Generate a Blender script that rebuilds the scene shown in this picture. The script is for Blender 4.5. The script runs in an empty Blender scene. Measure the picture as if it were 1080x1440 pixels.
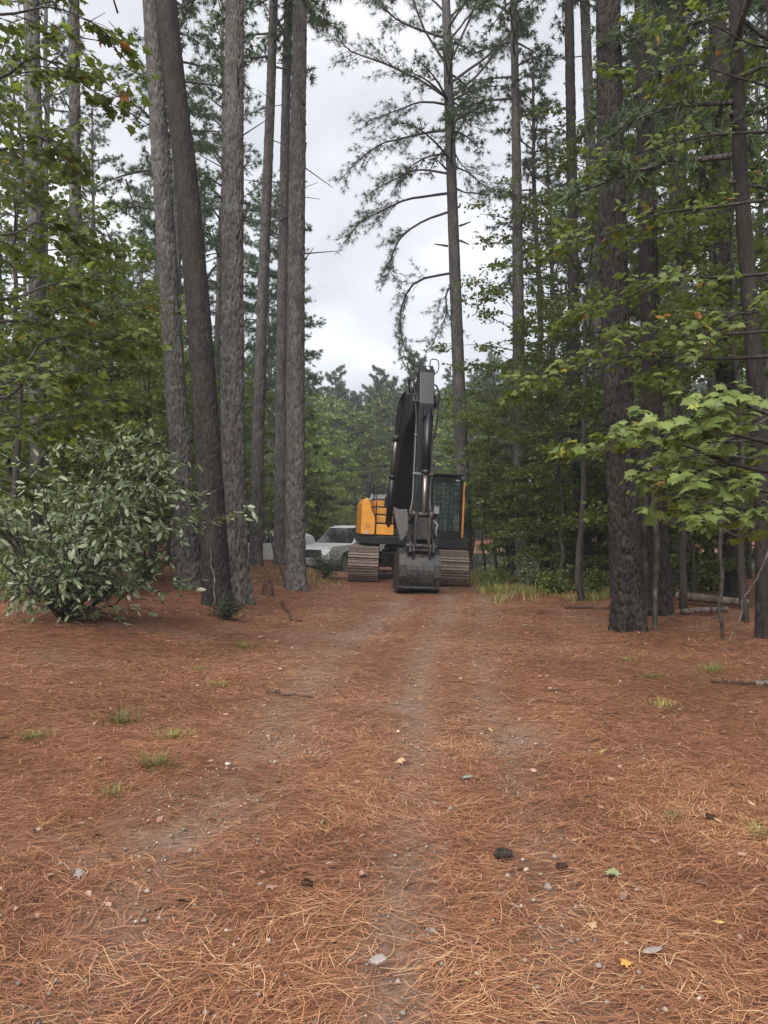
import bpy, bmesh, math, random
import numpy as np
from mathutils import Vector, Matrix, Euler

# ------------------------------------------------------------------ camera, sky, sun, exposure
SC = bpy.context.scene
COL = SC.collection
FPX, CX, CY, EYE = 1083.0, 540.0, 720.0, 1.54
PITCH = math.atan(20 / FPX)

cam = bpy.data.cameras.new('camera')
cam.sensor_fit = 'VERTICAL'
cam.sensor_height = 24.0
cam.lens = 24.0 * FPX / 1440
cam.clip_start = 0.05
cam.clip_end = 3000
camo = bpy.data.objects.new('camera', cam)
COL.objects.link(camo)
camo.location = (0, 0, EYE)
camo.rotation_euler = (math.pi / 2 + PITCH, 0, 0)
SC.camera = camo

SUN_EL, SUN_AZ = math.radians(44), math.radians(200)      # azimuth measured from +Y towards +X
world = bpy.data.worlds.new('World')
SC.world = world
world.use_nodes = True


def N(nt, kind, **kw):
    n = nt.nodes.new(kind)
    for k, v in kw.items():
        if k == 'loc':
            continue
        if isinstance(k, str) and hasattr(n, k):
            setattr(n, k, v)
        else:
            n.inputs[k].default_value = v
    return n


def ramp(nt, stops):
    r = nt.nodes.new('ShaderNodeValToRGB')
    el = r.color_ramp.elements
    while len(el) > 1:
        el.remove(el[0])
    el[0].position = stops[0][0]
    el[0].color = tuple(stops[0][1]) + (1,)
    for p, c in stops[1:]:
        e = el.new(p)
        e.color = tuple(c) + (1,)
    return r


def build_world():
    nt = world.node_tree
    nt.nodes.clear()
    L = nt.links.new
    out = nt.nodes.new('ShaderNodeOutputWorld')
    bg = nt.nodes.new('ShaderNodeBackground')
    bg.inputs['Strength'].default_value = 0.1
    sky = nt.nodes.new('ShaderNodeTexSky')
    sky.sky_type = 'NISHITA'
    sky.sun_disc = False
    sky.sun_elevation = SUN_EL
    sky.sun_rotation = SUN_AZ
    sky.dust_density = 3.0
    tc = nt.nodes.new('ShaderNodeTexCoord')
    sep = nt.nodes.new('ShaderNodeSeparateXYZ')
    L(tc.outputs['Generated'], sep.inputs[0])
    z = N(nt, 'ShaderNodeMath', operation='MAXIMUM')
    z.inputs[1].default_value = 0.0
    L(sep.outputs['Z'], z.inputs[0])
    za = N(nt, 'ShaderNodeMath', operation='ADD')
    za.inputs[1].default_value = 0.22
    L(z.outputs[0], za.inputs[0])
    comb = nt.nodes.new('ShaderNodeCombineXYZ')
    for i, ax in enumerate('XY'):
        dv = N(nt, 'ShaderNodeMath', operation='DIVIDE')
        L(sep.outputs[ax], dv.inputs[0])
        L(za.outputs[0], dv.inputs[1])
        L(dv.outputs[0], comb.inputs[i])
    no = nt.nodes.new('ShaderNodeTexNoise')
    no.inputs['Scale'].default_value = 1.7
    no.inputs['Detail'].default_value = 5
    no.inputs['Roughness'].default_value = 0.5
    L(comb.outputs[0], no.inputs['Vector'])
    r = ramp(nt, [(0.36, (0.66, 0.655, 0.70)), (0.5, (0.80, 0.795, 0.83)), (0.62, (1.0, 1.0, 1.0))])
    L(no.outputs['Fac'], r.inputs[0])
    sc = N(nt, 'ShaderNodeVectorMath', operation='SCALE')
    sc.inputs['Scale'].default_value = 2.6
    L(r.outputs[0], sc.inputs[0])
    mx = nt.nodes.new('ShaderNodeMix')
    mx.data_type = 'RGBA'
    mx.inputs['Factor'].default_value = 0.93
    L(sky.outputs[0], mx.inputs['A'])
    L(sc.outputs[0], mx.inputs['B'])
    L(mx.outputs['Result'], bg.inputs['Color'])
    L(bg.outputs[0], out.inputs['Surface'])


build_world()
sun = bpy.data.lights.new('sun', 'SUN')
sun.energy = 1.5
sun.angle = math.radians(60)
sun.color = (1.0, 0.97, 0.93)
suno = bpy.data.objects.new('sun', sun)
COL.objects.link(suno)
suno.location = (0, 0, 40)
sd = Vector((math.sin(SUN_AZ) * math.cos(SUN_EL), math.cos(SUN_AZ) * math.cos(SUN_EL), math.sin(SUN_EL)))
suno.rotation_euler = sd.to_track_quat('Z', 'Y').to_euler()

VS = SC.view_settings
VS.view_transform = 'Standard'
VS.look = 'None'
VS.exposure = 2.15
VS.gamma = 1.0
VS.use_curve_mapping = False
SC.cycles.use_denoising = True
SC.cycles.denoiser = 'OPENIMAGEDENOISE'
SC.cycles.denoising_input_passes = 'RGB_ALBEDO_NORMAL'
SC.cycles.max_bounces = 6
SC.cycles.diffuse_bounces = 4
SC.cycles.glossy_bounces = 2
SC.cycles.transmission_bounces = 4
SC.cycles.transparent_max_bounces = 4
SC.cycles.volume_bounces = 0
SC.cycles.caustics_reflective = False
SC.cycles.caustics_refractive = False
SC.cycles.sample_clamp_indirect = 4.0

# ------------------------------------------------------------------ helpers
R = np.random.default_rng(7)


def vnoise(x, y, seed=0):
    x = np.asarray(x, float)
    y = np.asarray(y, float)
    xi, yi = np.floor(x).astype(np.int64), np.floor(y).astype(np.int64)
    xf, yf = x - xi, y - yi
    u, v = xf * xf * (3 - 2 * xf), yf * yf * (3 - 2 * yf)

    def h(a, b):
        n = (a * 374761393 + b * 668265263 + seed * 1442695041) & 0xffffffff
        n = ((n ^ (n >> 13)) * 1274126177) & 0xffffffff
        return ((n ^ (n >> 16)) & 0xffff) / 65535.0
    return (h(xi, yi) * (1 - u) + h(xi + 1, yi) * u) * (1 - v) + (h(xi, yi + 1) * (1 - u) + h(xi + 1, yi + 1) * u) * v


def fbm(x, y, seed=0, oct=4):
    s, a, t = 0, 1.0, 0
    for o in range(oct):
        s = s + a * vnoise(x * 2 ** o, y * 2 ** o, seed + o * 17)
        t += a
        a *= 0.5
    return s / t


def sstep(a, b, x):
    t = np.clip((np.asarray(x, float) - a) / (b - a), 0, 1)
    return t * t * (3 - 2 * t)


WATER = -0.72


def rut_mask(x, y):
    """bare wheel tracks along the drive: 0..1"""
    x = np.asarray(x, float)
    y = np.asarray(y, float)
    wob = 0.10 * np.sin(y * 0.55) + 0.18 * (fbm(x * 0.0 + 3.1, y * 0.6, 5) - 0.5)
    c1 = -0.30 + 0.098 * y + wob
    c2 = -1.32 + 0.095 * y + wob * 1.3
    c3 = 0.30 + 0.105 * y + wob
    m1 = np.exp(-((x - c1) / (0.12 + 0.012 * y)) ** 2) * (0.52 + 0.4 * sstep(0.35, 0.6, fbm(x * 1.1 + 4, y * 0.9, 22)))
    m = 0 * m1
    m = np.maximum(m, np.exp(-((x - c2) / 0.32) ** 2) * 0.72)
    m = np.maximum(m, np.exp(-((x - c3) / 0.20) ** 2) * 0.62)
    brk = sstep(0.26, 0.55, fbm(x * 1.3, y * 0.8, 21))
    return np.maximum(m * (0.45 + 0.55 * brk), m1) * sstep(26, 19, y)


MOUNDS = [((px - 540) / 1083 * d, d) for px, d in ((266, 15.2), (306, 12.9), (334, 13.9), (416, 17.2), (884, 10.9), (930, 12.4), (1078, 9.6), (394, 24.0), (360, 22.5))]


def gz(x, y):
    """ground height"""
    x = np.asarray(x, float)
    y = np.asarray(y, float)
    z = 0.05 * (fbm(x * 0.5, y * 0.5, 3) - 0.5) + 0.055 * (fbm(x * 2.1, y * 2.1, 9, 3) - 0.5) * sstep(40, 8, y)
    wn = sstep(3.0, 9.0, y)
    z = z + (0.27 + 0.15 * (fbm(x * 0.3, y * 0.3, 4) - .5)) * sstep(1.7, 4.2, -x + 0.02 * y) * wn * sstep(60, 18, y)
    z = z + 0.10 * sstep(2.6, 4.6, x - 0.06 * y) * wn * sstep(26, 16, y)
    # slope under the machine, falling to the right
    w = np.exp(-((y - 21.5) / 5.0) ** 2) * np.exp(-((x - 0.66) / 3.2) ** 2)
    z = z - 0.05 * (x - 0.66) * w
    z = z - 0.32 * sstep(24, 31, y) * sstep(150, 60, y)
    for tx, ty in MOUNDS:
        z = z + 0.085 * np.exp(-((x - tx) ** 2 + (y - ty) ** 2) / 0.42 ** 2)
    # pond basin
    dx = np.maximum(np.maximum(3.6 + 0.03 * (y - 36) - x, x - 70), 0)
    dy = np.maximum(np.maximum(36.5 - y, y - 72), 0)
    dist = np.sqrt(dx * dx + dy * dy)
    ins = sstep(5.0, 0.0, dist)
    z = z - 0.65 * ins - 0.5 * sstep(0.3, 0.0, dist) * 1.0
    z = z + 1.2 * sstep(76, 110, y) + 8.0 * sstep(108, 175, y)
    return z


def at(px, py, d):
    v = Vector(((px - CX) / FPX, 1.0, -(py - CY) / FPX))
    c, s = math.cos(PITCH), math.sin(PITCH)
    v = Vector((v.x, v.y * c - v.z * s, v.y * s + v.z * c))
    v *= d / v.y
    return Vector((v.x, d, v.z + EYE))


def ground_hit(px, py):
    """point of the ground seen at a pixel"""
    v = at(px, py, 1.0) - Vector((0, 0, EYE))
    d = np.geomspace(1.2, 60, 1500)
    below = v.z * d + EYE <= gz(v.x * d, d)
    k = int(np.argmax(below))
    d = float(d[k])
    return Vector((v.x * d, d, float(gz(v.x * d, d))))


def mesh_np(name, V, faces, mats=(), smooth=False, tint=None, midx=None):
    """V Nx3; faces: list of (n,k) index arrays"""
    me = bpy.data.meshes.new(name)
    V = np.asarray(V, np.float32)
    me.vertices.add(len(V))
    me.vertices.foreach_set('co', V.ravel())
    fs = [np.asarray(f, np.int32) for f in faces if len(f)]
    tot = np.concatenate([np.full(len(f), f.shape[1], np.int32) for f in fs])
    loops = np.concatenate([f.ravel() for f in fs])
    st = np.concatenate([[0], np.cumsum(tot)[:-1]]).astype(np.int32)
    me.loops.add(len(loops))
    me.loops.foreach_set('vertex_index', loops)
    me.polygons.add(len(tot))
    me.polygons.foreach_set('loop_start', st)
    me.polygons.foreach_set('loop_total', tot)
    if smooth:
        me.polygons.foreach_set('use_smooth', np.ones(len(tot), bool))
    if midx is not None:
        me.polygons.foreach_set('material_index', np.asarray(midx, np.int32))
    for m in mats:
        me.materials.append(m)
    if tint is not None:
        a = me.attributes.new('tint', 'FLOAT', 'POINT')
        a.data.foreach_set('value', np.asarray(tint, np.float32))
    me.update(calc_edges=True)
    return me


def link(name, data, parent=None, loc=None, rot=None, scale=None):
    o = bpy.data.objects.new(name, data)
    COL.objects.link(o)
    if parent is not None:
        o.parent = parent
    if loc is not None:
        o.location = loc
    if rot is not None:
        o.rotation_euler = rot
    if scale is not None:
        o.scale = (scale,) * 3 if isinstance(scale, (int, float)) else scale
    return o


def tag(o, label=None, cat=None, group=None, kind=None):
    if label:
        o['label'] = label
    if cat:
        o['category'] = cat
    if group:
        o['group'] = group
    if kind:
        o['kind'] = kind
    return o


def thing(name, label, cat, loc=(0, 0, 0), rot=(0, 0, 0), group=None, scale=None):
    o = link(name, None, loc=loc, rot=rot, scale=scale)
    o.empty_display_size = 0.2
    return tag(o, label, cat, group)


def copy_tree(o, parent=None):
    c = o.copy()
    COL.objects.link(c)
    c.parent = parent
    for ch in list(o.children):
        copy_tree(ch, c)
    return c


class MB:
    """numpy mesh collector"""

    def __init__(s):
        s.V, s.T, s.Q, s.t, s.n = [], [], [], [], 0

    def add(s, V, T=None, Q=None, tint=None):
        V = np.asarray(V, float).reshape(-1, 3)
        if T is not None and len(T):
            s.T.append(np.asarray(T, np.int64).reshape(-1, 3) + s.n)
        if Q is not None and len(Q):
            s.Q.append(np.asarray(Q, np.int64).reshape(-1, 4) + s.n)
        s.V.append(V)
        s.t.append(np.zeros(len(V)) + (0.5 if tint is None else tint))
        s.n += len(V)

    def tube(s, pts, rad, n=6, tint=None, cap=True):
        pts = np.asarray(pts, float)
        m = len(pts)
        rad = np.zeros(m) + rad
        d = np.gradient(pts, axis=0)
        d /= np.linalg.norm(d, axis=1)[:, None] + 1e-9
        ref = np.array([0, 0, 1.0]) if abs(d[:, 2]).mean() < 0.8 else np.array([1.0, 0, 0])
        a = np.cross(d, ref)
        a /= np.linalg.norm(a, axis=1)[:, None] + 1e-9
        b = np.cross(d, a)
        th = np.arange(n) * 2 * np.pi / n
        V = pts[:, None] + rad[:, None, None] * (np.cos(th)[None, :, None] * a[:, None] + np.sin(th)[None, :, None] * b[:, None])
        i, j = np.meshgrid(np.arange(m - 1), np.arange(n), indexing='ij')
        j2 = (j + 1) % n
        Q = np.stack([i * n + j, i * n + j2, (i + 1) * n + j2, (i + 1) * n + j], -1).reshape(-1, 4)
        T = []
        if cap:
            T = [[0, k + 1, k] for k in range(1, n - 1)] + [[(m - 1) * n, (m - 1) * n + k, (m - 1) * n + k + 1] for k in range(1, n - 1)]
        s.add(V.reshape(-1, 3), T, Q, tint)

    def mesh(s, name, mats, smooth=False):
        V = np.concatenate(s.V)
        f = []
        if s.T:
            f.append(np.concatenate(s.T))
        if s.Q:
            f.append(np.concatenate(s.Q))
        return mesh_np(name, V, f, mats, smooth, np.concatenate(s.t))


# ------------------------------------------------------------------ materials
def mat(name):
    m = bpy.data.materials.new(name)
    m.use_nodes = True
    nt = m.node_tree
    nt.nodes.clear()
    out = nt.nodes.new('ShaderNodeOutputMaterial')
    return m, nt, out, nt.links.new


def noise(nt, L, vec, scale, detail=4, rough=0.55, stretch=None):
    n = nt.nodes.new('ShaderNodeTexNoise')
    n.inputs['Scale'].default_value = scale
    n.inputs['Detail'].default_value = detail
    n.inputs['Roughness'].default_value = rough
    if stretch:
        mp = nt.nodes.new('ShaderNodeMapping')
        mp.inputs['Scale'].default_value = stretch
        L(vec, mp.inputs[0])
        vec = mp.outputs[0]
    L(vec, n.inputs['Vector'])
    return n.outputs['Fac']


def mixc(nt, L, f, a, b, mode='MIX'):
    m = nt.nodes.new('ShaderNodeMix')
    m.data_type = 'RGBA'
    m.blend_type = mode
    for key, v in (('Factor', f), ('A', a), ('B', b)):
        if isinstance(v, (int, float)):
            m.inputs[key].default_value = v
        elif isinstance(v, (tuple, list)):
            m.inputs[key].default_value = tuple(v) + (1,)
        else:
            L(v, m.inputs[key])
    return m.outputs['Result']


def attr(nt, name='tint'):
    a = nt.nodes.new('ShaderNodeAttribute')
    a.attribute_name = name
    return a.outputs['Fac']


def bump(nt, L, h, strength=0.4, dist=0.01):
    b = nt.nodes.new('ShaderNodeBump')
    b.inputs['Strength'].default_value = strength
    b.inputs['Distance'].default_value = dist
    L(h, b.inputs['Height'])
    return b.outputs[0]


def pbsdf(nt, L, out, col, rough=0.6, metal=0.0, normal=None, spec=0.5):
    p = nt.nodes.new('ShaderNodeBsdfPrincipled')
    if isinstance(col, (tuple, list)):
        p.inputs['Base Color'].default_value = tuple(col) + (1,)
    else:
        L(col, p.inputs['Base Color'])
    if isinstance(rough, (int, float)):
        p.inputs['Roughness'].default_value = rough
    else:
        L(rough, p.inputs['Roughness'])
    p.inputs['Metallic'].default_value = metal
    p.inputs['Specular IOR Level'].default_value = spec
    if normal is not None:
        L(normal, p.inputs['Normal'])
    if out is not None:
        L(p.outputs[0], out.inputs['Surface'])
    return p


def leaf_mat(name, stops, trans=0.42, rough=0.5, objvar=0.35, yellow=0.0):
    m, nt, out, L = mat(name)
    r = ramp(nt, stops)
    L(attr(nt), r.inputs[0])
    oi = nt.nodes.new('ShaderNodeObjectInfo')
    mr = nt.nodes.new('ShaderNodeMapRange')
    mr.inputs['To Min'].default_value = 1 - objvar
    mr.inputs['To Max'].default_value = 1 + objvar
    L(oi.outputs['Random'], mr.inputs['Value'])
    sc = N(nt, 'ShaderNodeVectorMath', operation='SCALE')
    L(r.outputs[0], sc.inputs[0])
    L(mr.outputs[0], sc.inputs['Scale'])
    p = pbsdf(nt, L, None, sc.outputs[0], rough, spec=0.35)
    t = nt.nodes.new('ShaderNodeBsdfTranslucent')
    tcol = mixc(nt, L, 1.0, sc.outputs[0], (1.15, 1.2, 0.6), 'MULTIPLY')
    L(tcol, t.inputs['Color'])
    mx = nt.nodes.new('ShaderNodeMixShader')
    mx.inputs[0].default_value = trans
    L(p.outputs[0], mx.inputs[1])
    L(t.outputs[0], mx.inputs[2])
    L(mx.outputs[0], out.inputs['Surface'])
    return m


def bark_mat(name, dark, light, plates=True, lichen=0.25, bscale=1.0):
    m, nt, out, L = mat(name)
    tc = nt.nodes.new('ShaderNodeTexCoord')
    v = tc.outputs['Object']
    n1 = noise(nt, L, v, 5, 5, 0.6, (1, 1, 0.35))
    n2 = noise(nt, L, v, 45, 3, 0.6, (1, 1, 0.4))
    c = mixc(nt, L, attr(nt), dark, light)
    r1 = ramp(nt, [(0.3, (0.62, 0.62, 0.62)), (0.7, (1.25, 1.22, 1.2))])
    L(n1, r1.inputs[0])
    c = mixc(nt, L, 1.0, c, r1.outputs[0], 'MULTIPLY')
    r2 = ramp(nt, [(0.3, (0.6, 0.6, 0.6)), (0.7, (1.3, 1.3, 1.3))])
    L(n2, r2.inputs[0])
    c = mixc(nt, L, 1.0, c, r2.outputs[0], 'MULTIPLY')
    n3 = noise(nt, L, v, 2.2, 6, 0.7)
    r3 = ramp(nt, [(0.56, (0, 0, 0)), (0.68, (lichen,) * 3)])
    L(n3, r3.inputs[0])
    c = mixc(nt, L, r3.outputs[0], c, (0.23, 0.25, 0.2))
    h = n2
    if plates:
        vo = nt.nodes.new('ShaderNodeTexVoronoi')
        vo.feature = 'DISTANCE_TO_EDGE'
        vo.inputs['Scale'].default_value = 11 * bscale
        mp = nt.nodes.new('ShaderNodeMapping')
        mp.inputs['Scale'].default_value = (1.2, 1.2, 0.42)
        L(v, mp.inputs[0])
        wn = nt.nodes.new('ShaderNodeTexNoise')
        wn.inputs['Scale'].default_value = 14
        L(mp.outputs[0], wn.inputs['Vector'])
        wv = N(nt, 'ShaderNodeVectorMath', operation='MULTIPLY_ADD')
        wv.inputs[1].default_value = (0.07, 0.07, 0.07)
        L(wn.outputs['Color'], wv.inputs[0])
        L(mp.outputs[0], wv.inputs[2])
        L(wv.outputs[0], vo.inputs['Vector'])
        rv = ramp(nt, [(0.0, (0, 0, 0)), (0.16, (1, 1, 1))])
        L(vo.outputs['Distance'], rv.inputs[0])
        ad = N(nt, 'ShaderNodeMath', operation='MULTIPLY_ADD')
        ad.inputs[1].default_value = 0.25
        L(n2, ad.inputs[0])
        L(rv.outputs[0], ad.inputs[2])
        h = ad.outputs[0]
        nrm = bump(nt, L, h, 0.9, 0.03)
    else:
        nrm = bump(nt, L, h, 0.6, 0.008)
    pbsdf(nt, L, out, c, 0.9, normal=nrm, spec=0.2)
    return m


def plain(name, col, rough=0.5, metal=0.0, dirt=0.0, dirtcol=(0.12, 0.09, 0.06), scale=3.0, spec=0.5, fleck=0.12):
    """paint or metal with uneven tone and patchy dirt"""
    m, nt, out, L = mat(name)
    tc = nt.nodes.new('ShaderNodeTexCoord')
    v = tc.outputs['Object']
    n1 = noise(nt, L, v, scale, 6, 0.65)
    r1 = ramp(nt, [(0.3, (1 - fleck,) * 3), (0.7, (1 + fleck,) * 3)])
    L(n1, r1.inputs[0])
    c = mixc(nt, L, 1.0, tuple(col), r1.outputs[0], 'MULTIPLY')
    rr = rough
    if dirt > 0:
        n2 = noise(nt, L, v, scale * 2.3, 8, 0.7, (1, 1, 0.6))
        r2 = ramp(nt, [(0.45, (0, 0, 0)), (0.75, (dirt,) * 3)])
        L(n2, r2.inputs[0])
        c = mixc(nt, L, r2.outputs[0], c, tuple(dirtcol))
        mr = nt.nodes.new('ShaderNodeMapRange')
        mr.inputs['To Min'].default_value = rough
        mr.inputs['To Max'].default_value = 0.9
        L(r2.outputs[0], mr.inputs['Value'])
        rr = mr.outputs[0]
    pbsdf(nt, L, out, c, rr, metal, spec=spec)
    return m


def glass_mat(name, col, rough=0.03):
    m, nt, out, L = mat(name)
    p = pbsdf(nt, L, out, col, rough, spec=0.7)
    p.inputs['Transmission Weight'].default_value = 0.85
    p.inputs['IOR'].default_value = 1.6
    p.inputs['Coat Weight'].default_value = 1.0
    return m


def ground_mat():
    m, nt, out, L = mat('pine_straw_ground')
    tc = nt.nodes.new('ShaderNodeTexCoord')
    v = tc.outputs['Object']
    acc = None
    # criss-crossed fine streaks of old needles
    hs = []
    for k, (ang, st) in enumerate(((0.25, 1), (1.2, 1), (-0.5, 1), (2.2, 1))):
        mp = nt.nodes.new('ShaderNodeMapping')
        mp.inputs['Rotation'].default_value = (0, 0, ang)
        mp.inputs['Scale'].default_value = (7, 170, 20)
        mp.inputs['Location'].default_value = (k * 3.3, k * 7.1, 0)
        L(v, mp.inputs[0])
        n = nt.nodes.new('ShaderNodeTexNoise')
        n.inputs['Scale'].default_value = 1.0
        n.inputs['Detail'].default_value = 2
        L(mp.outputs[0], n.inputs['Vector'])
        hs.append(n.outputs['Fac'])
    mx = None
    for h in hs:
        if mx is None:
            mx = h
        else:
            a = N(nt, 'ShaderNodeMath', operation='MAXIMUM')
            L(mx, a.inputs[0])
            L(h, a.inputs[1])
            mx = a.outputs[0]
    r = ramp(nt, [(0.48, (0.05, 0.025, 0.017)), (0.6, (0.175, 0.080, 0.048)), (0.70, (0.37, 0.178, 0.10))])
    L(mx, r.inputs[0])
    big = noise(nt, L, v, 0.7, 5, 0.6)
    rb = ramp(nt, [(0.3, (0.72, 0.74, 0.78)), (0.7, (1.18, 1.12, 1.05))])
    L(big, rb.inputs[0])
    straw = mixc(nt, L, 1.0, r.outputs[0], rb.outputs[0], 'MULTIPLY')
    # grey-brown sandy soil with grit
    n1 = noise(nt, L, v, 22, 6, 0.7)
    rs = ramp(nt, [(0.3, (0.10, 0.060, 0.042)), (0.55, (0.20, 0.130, 0.092)), (0.75, (0.33, 0.235, 0.175))])
    L(n1, rs.inputs[0])
    vo = nt.nodes.new('ShaderNodeTexVoronoi')
    vo.inputs['Scale'].default_value = 85
    L(v, vo.inputs['Vector'])
    rg = ramp(nt, [(0.0, (0.22, 0.18, 0.145)), (0.22, (0, 0, 0))])
    L(vo.outputs['Distance'], rg.inputs[0])
    soil = mixc(nt, L, 0.55, rs.outputs[0], rg.outputs[0], 'ADD')
    c = mixc(nt, L, attr(nt), straw, soil)
    hh = N(nt, 'ShaderNodeMath', operation='ADD')
    L(mx, hh.inputs[0])
    L(n1, hh.inputs[1])
    pbsdf(nt, L, out, c, 0.95, normal=bump(nt, L, hh.outputs[0], 0.8, 0.02), spec=0.15)
    return m


M = {}
M['ground'] = ground_mat()
M['bark'] = bark_mat('pine_bark', (0.06, 0.056, 0.054), (0.165, 0.155, 0.15))
M['bark_near'] = bark_mat('plated_pine_bark', (0.028, 0.0255, 0.025), (0.138, 0.131, 0.128), plates=False, lichen=0.22)
M['bark_dark'] = bark_mat('dark_pine_bark', (0.012, 0.0105, 0.0105), (0.044, 0.037, 0.035), plates=False, lichen=0.03)
M['bark_thin'] = bark_mat('smooth_sapling_bark', (0.028, 0.024, 0.021), (0.075, 0.066, 0.058), plates=False)
M['bark_grey'] = bark_mat('bleached_wood', (0.06, 0.046, 0.038), (0.20, 0.165, 0.14), plates=False, lichen=0.0)
M['bark_red'] = bark_mat('dead_brown_wood', (0.03, 0.018, 0.013), (0.11, 0.06, 0.045), plates=False, lichen=0.0)
M['needle'] = leaf_mat('pine_needles', [(0, (0.045, 0.066, 0.036)), (0.6, (0.08, 0.115, 0.06)), (1, (0.12, 0.16, 0.085))], 0.35)
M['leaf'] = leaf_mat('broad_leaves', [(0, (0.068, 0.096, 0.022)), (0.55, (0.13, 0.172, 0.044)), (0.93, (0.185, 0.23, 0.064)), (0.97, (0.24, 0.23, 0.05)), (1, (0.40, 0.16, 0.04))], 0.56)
M['leaf_pale'] = leaf_mat('pale_broad_leaves', [(0, (0.085, 0.115, 0.028)), (0.6, (0.155, 0.20, 0.055)), (0.97, (0.23, 0.28, 0.085)), (1, (0.4, 0.33, 0.06))], 0.42)
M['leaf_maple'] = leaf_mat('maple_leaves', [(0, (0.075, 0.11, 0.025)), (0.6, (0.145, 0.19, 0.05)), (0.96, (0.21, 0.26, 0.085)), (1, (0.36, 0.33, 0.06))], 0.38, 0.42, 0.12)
M['leaf_silver'] = leaf_mat('silvery_leaves', [(0, (0.075, 0.115, 0.05)), (0.4, (0.15, 0.20, 0.10)), (0.7, (0.27, 0.32, 0.20)), (1, (0.46, 0.49, 0.38))], 0.3, 0.38, 0.15)
M['leaf_dark'] = leaf_mat('dark_evergreen_leaves', [(0, (0.022, 0.034, 0.02)), (1, (0.075, 0.10, 0.055))], 0.2)
M['straw'] = leaf_mat('fallen_pine_needles', [(0, (0.055, 0.025, 0.016)), (0.35, (0.20, 0.083, 0.044)), (0.75, (0.42, 0.19, 0.096)), (1, (0.58, 0.37, 0.21))], 0.1, 0.55, 0.0)
M['grass'] = leaf_mat('green_grass', [(0, (0.075, 0.105, 0.022)), (0.7, (0.17, 0.205, 0.05)), (1, (0.34, 0.30, 0.10))], 0.3)
M['drygrass'] = leaf_mat('dry_grass', [(0, (0.08, 0.12, 0.03)), (0.5, (0.20, 0.20, 0.06)), (0.8, (0.33, 0.25, 0.09)), (1, (0.44, 0.33, 0.15))], 0.25)
M['stone'] = leaf_mat('pale_gravel', [(0, (0.12, 0.09, 0.07)), (0.6, (0.25, 0.20, 0.165)), (1, (0.46, 0.40, 0.34))], 0.0, 0.8, 0.2)


def water_mat():
    m, nt, out, L = mat('pond_water')
    tc = nt.nodes.new('ShaderNodeTexCoord')
    h = noise(nt, L, tc.outputs['Object'], 2.5, 3, 0.5, (1, 0.4, 1))
    pbsdf(nt, L, out, (0.05, 0.055, 0.025), 0.015, normal=bump(nt, L, h, 0.03, 0.02))
    return m


M['water'] = water_mat()

# ------------------------------------------------------------------ ground, water, needles


def axis(segs):
    out = []
    for a, b, n in segs:
        out.append(np.linspace(a, b, n, endpoint=False))
    return np.concatenate(out + [[segs[-1][1]]])


gx = axis([(-500, -60, 22), (-60, -14, 46), (-14, -4.5, 60), (-4.5, 5.5, 160), (5.5, 14, 55), (14, 70, 60), (70, 500, 20)])
gy = axis([(-60, -4, 20), (-4, 1.2, 20), (1.2, 10, 160), (10, 26, 110), (26, 36, 30), (36, 80, 70), (80, 160, 40), (160, 900, 20)])
X, Y = np.meshgrid(gx, gy, indexing='xy')
rm = rut_mask(X, Y)
Z = gz(X, Y) - 0.035 * rm + 0.012 * (fbm(X * 9, Y * 9, 31, 3) - 0.5) * (np.abs(X) < 8) * (Y < 20)
nx, ny = len(gx), len(gy)
i, j = np.meshgrid(np.arange(ny - 1), np.arange(nx - 1), indexing='ij')
Q = np.stack([i * nx + j, i * nx + j + 1, (i + 1) * nx + j + 1, (i + 1) * nx + j], -1).reshape(-1, 4)
bare = np.clip(rm * 1.05 + 0.45 * sstep(0.62, 0.8, fbm(X * 0.9, Y * 0.9, 44)) * (np.abs(X) < 9), 0, 1)
shore = np.exp(-((Z - WATER - 0.05) / 0.12) ** 2) * (Y > 30) * 0.8
bare = np.clip(bare + shore, 0, 1)
g = link('ground', mesh_np('ground', np.stack([X, Y, Z], -1).reshape(-1, 3), [Q], [M['ground']], True, bare.ravel()))
tag(g, kind='structure')

wv = []
xs = np.linspace(-6, 80, 20)
ys = np.linspace(32, 80, 20)
wx, wy = np.meshgrid(xs, ys)
wi, wj = np.meshgrid(np.arange(19), np.arange(19), indexing='ij')
wq = np.stack([wi * 20 + wj, wi * 20 + wj + 1, (wi + 1) * 20 + wj + 1, (wi + 1) * 20 + wj], -1).reshape(-1, 4)
tag(link('pond_water', mesh_np('pond_water', np.stack([wx, wy, np.full_like(wx, WATER)], -1).reshape(-1, 3), [wq], [M['water']])), kind='structure')


def gsurf(x, y):
    return gz(x, y) - 0.035 * rut_mask(x, y)


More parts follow.
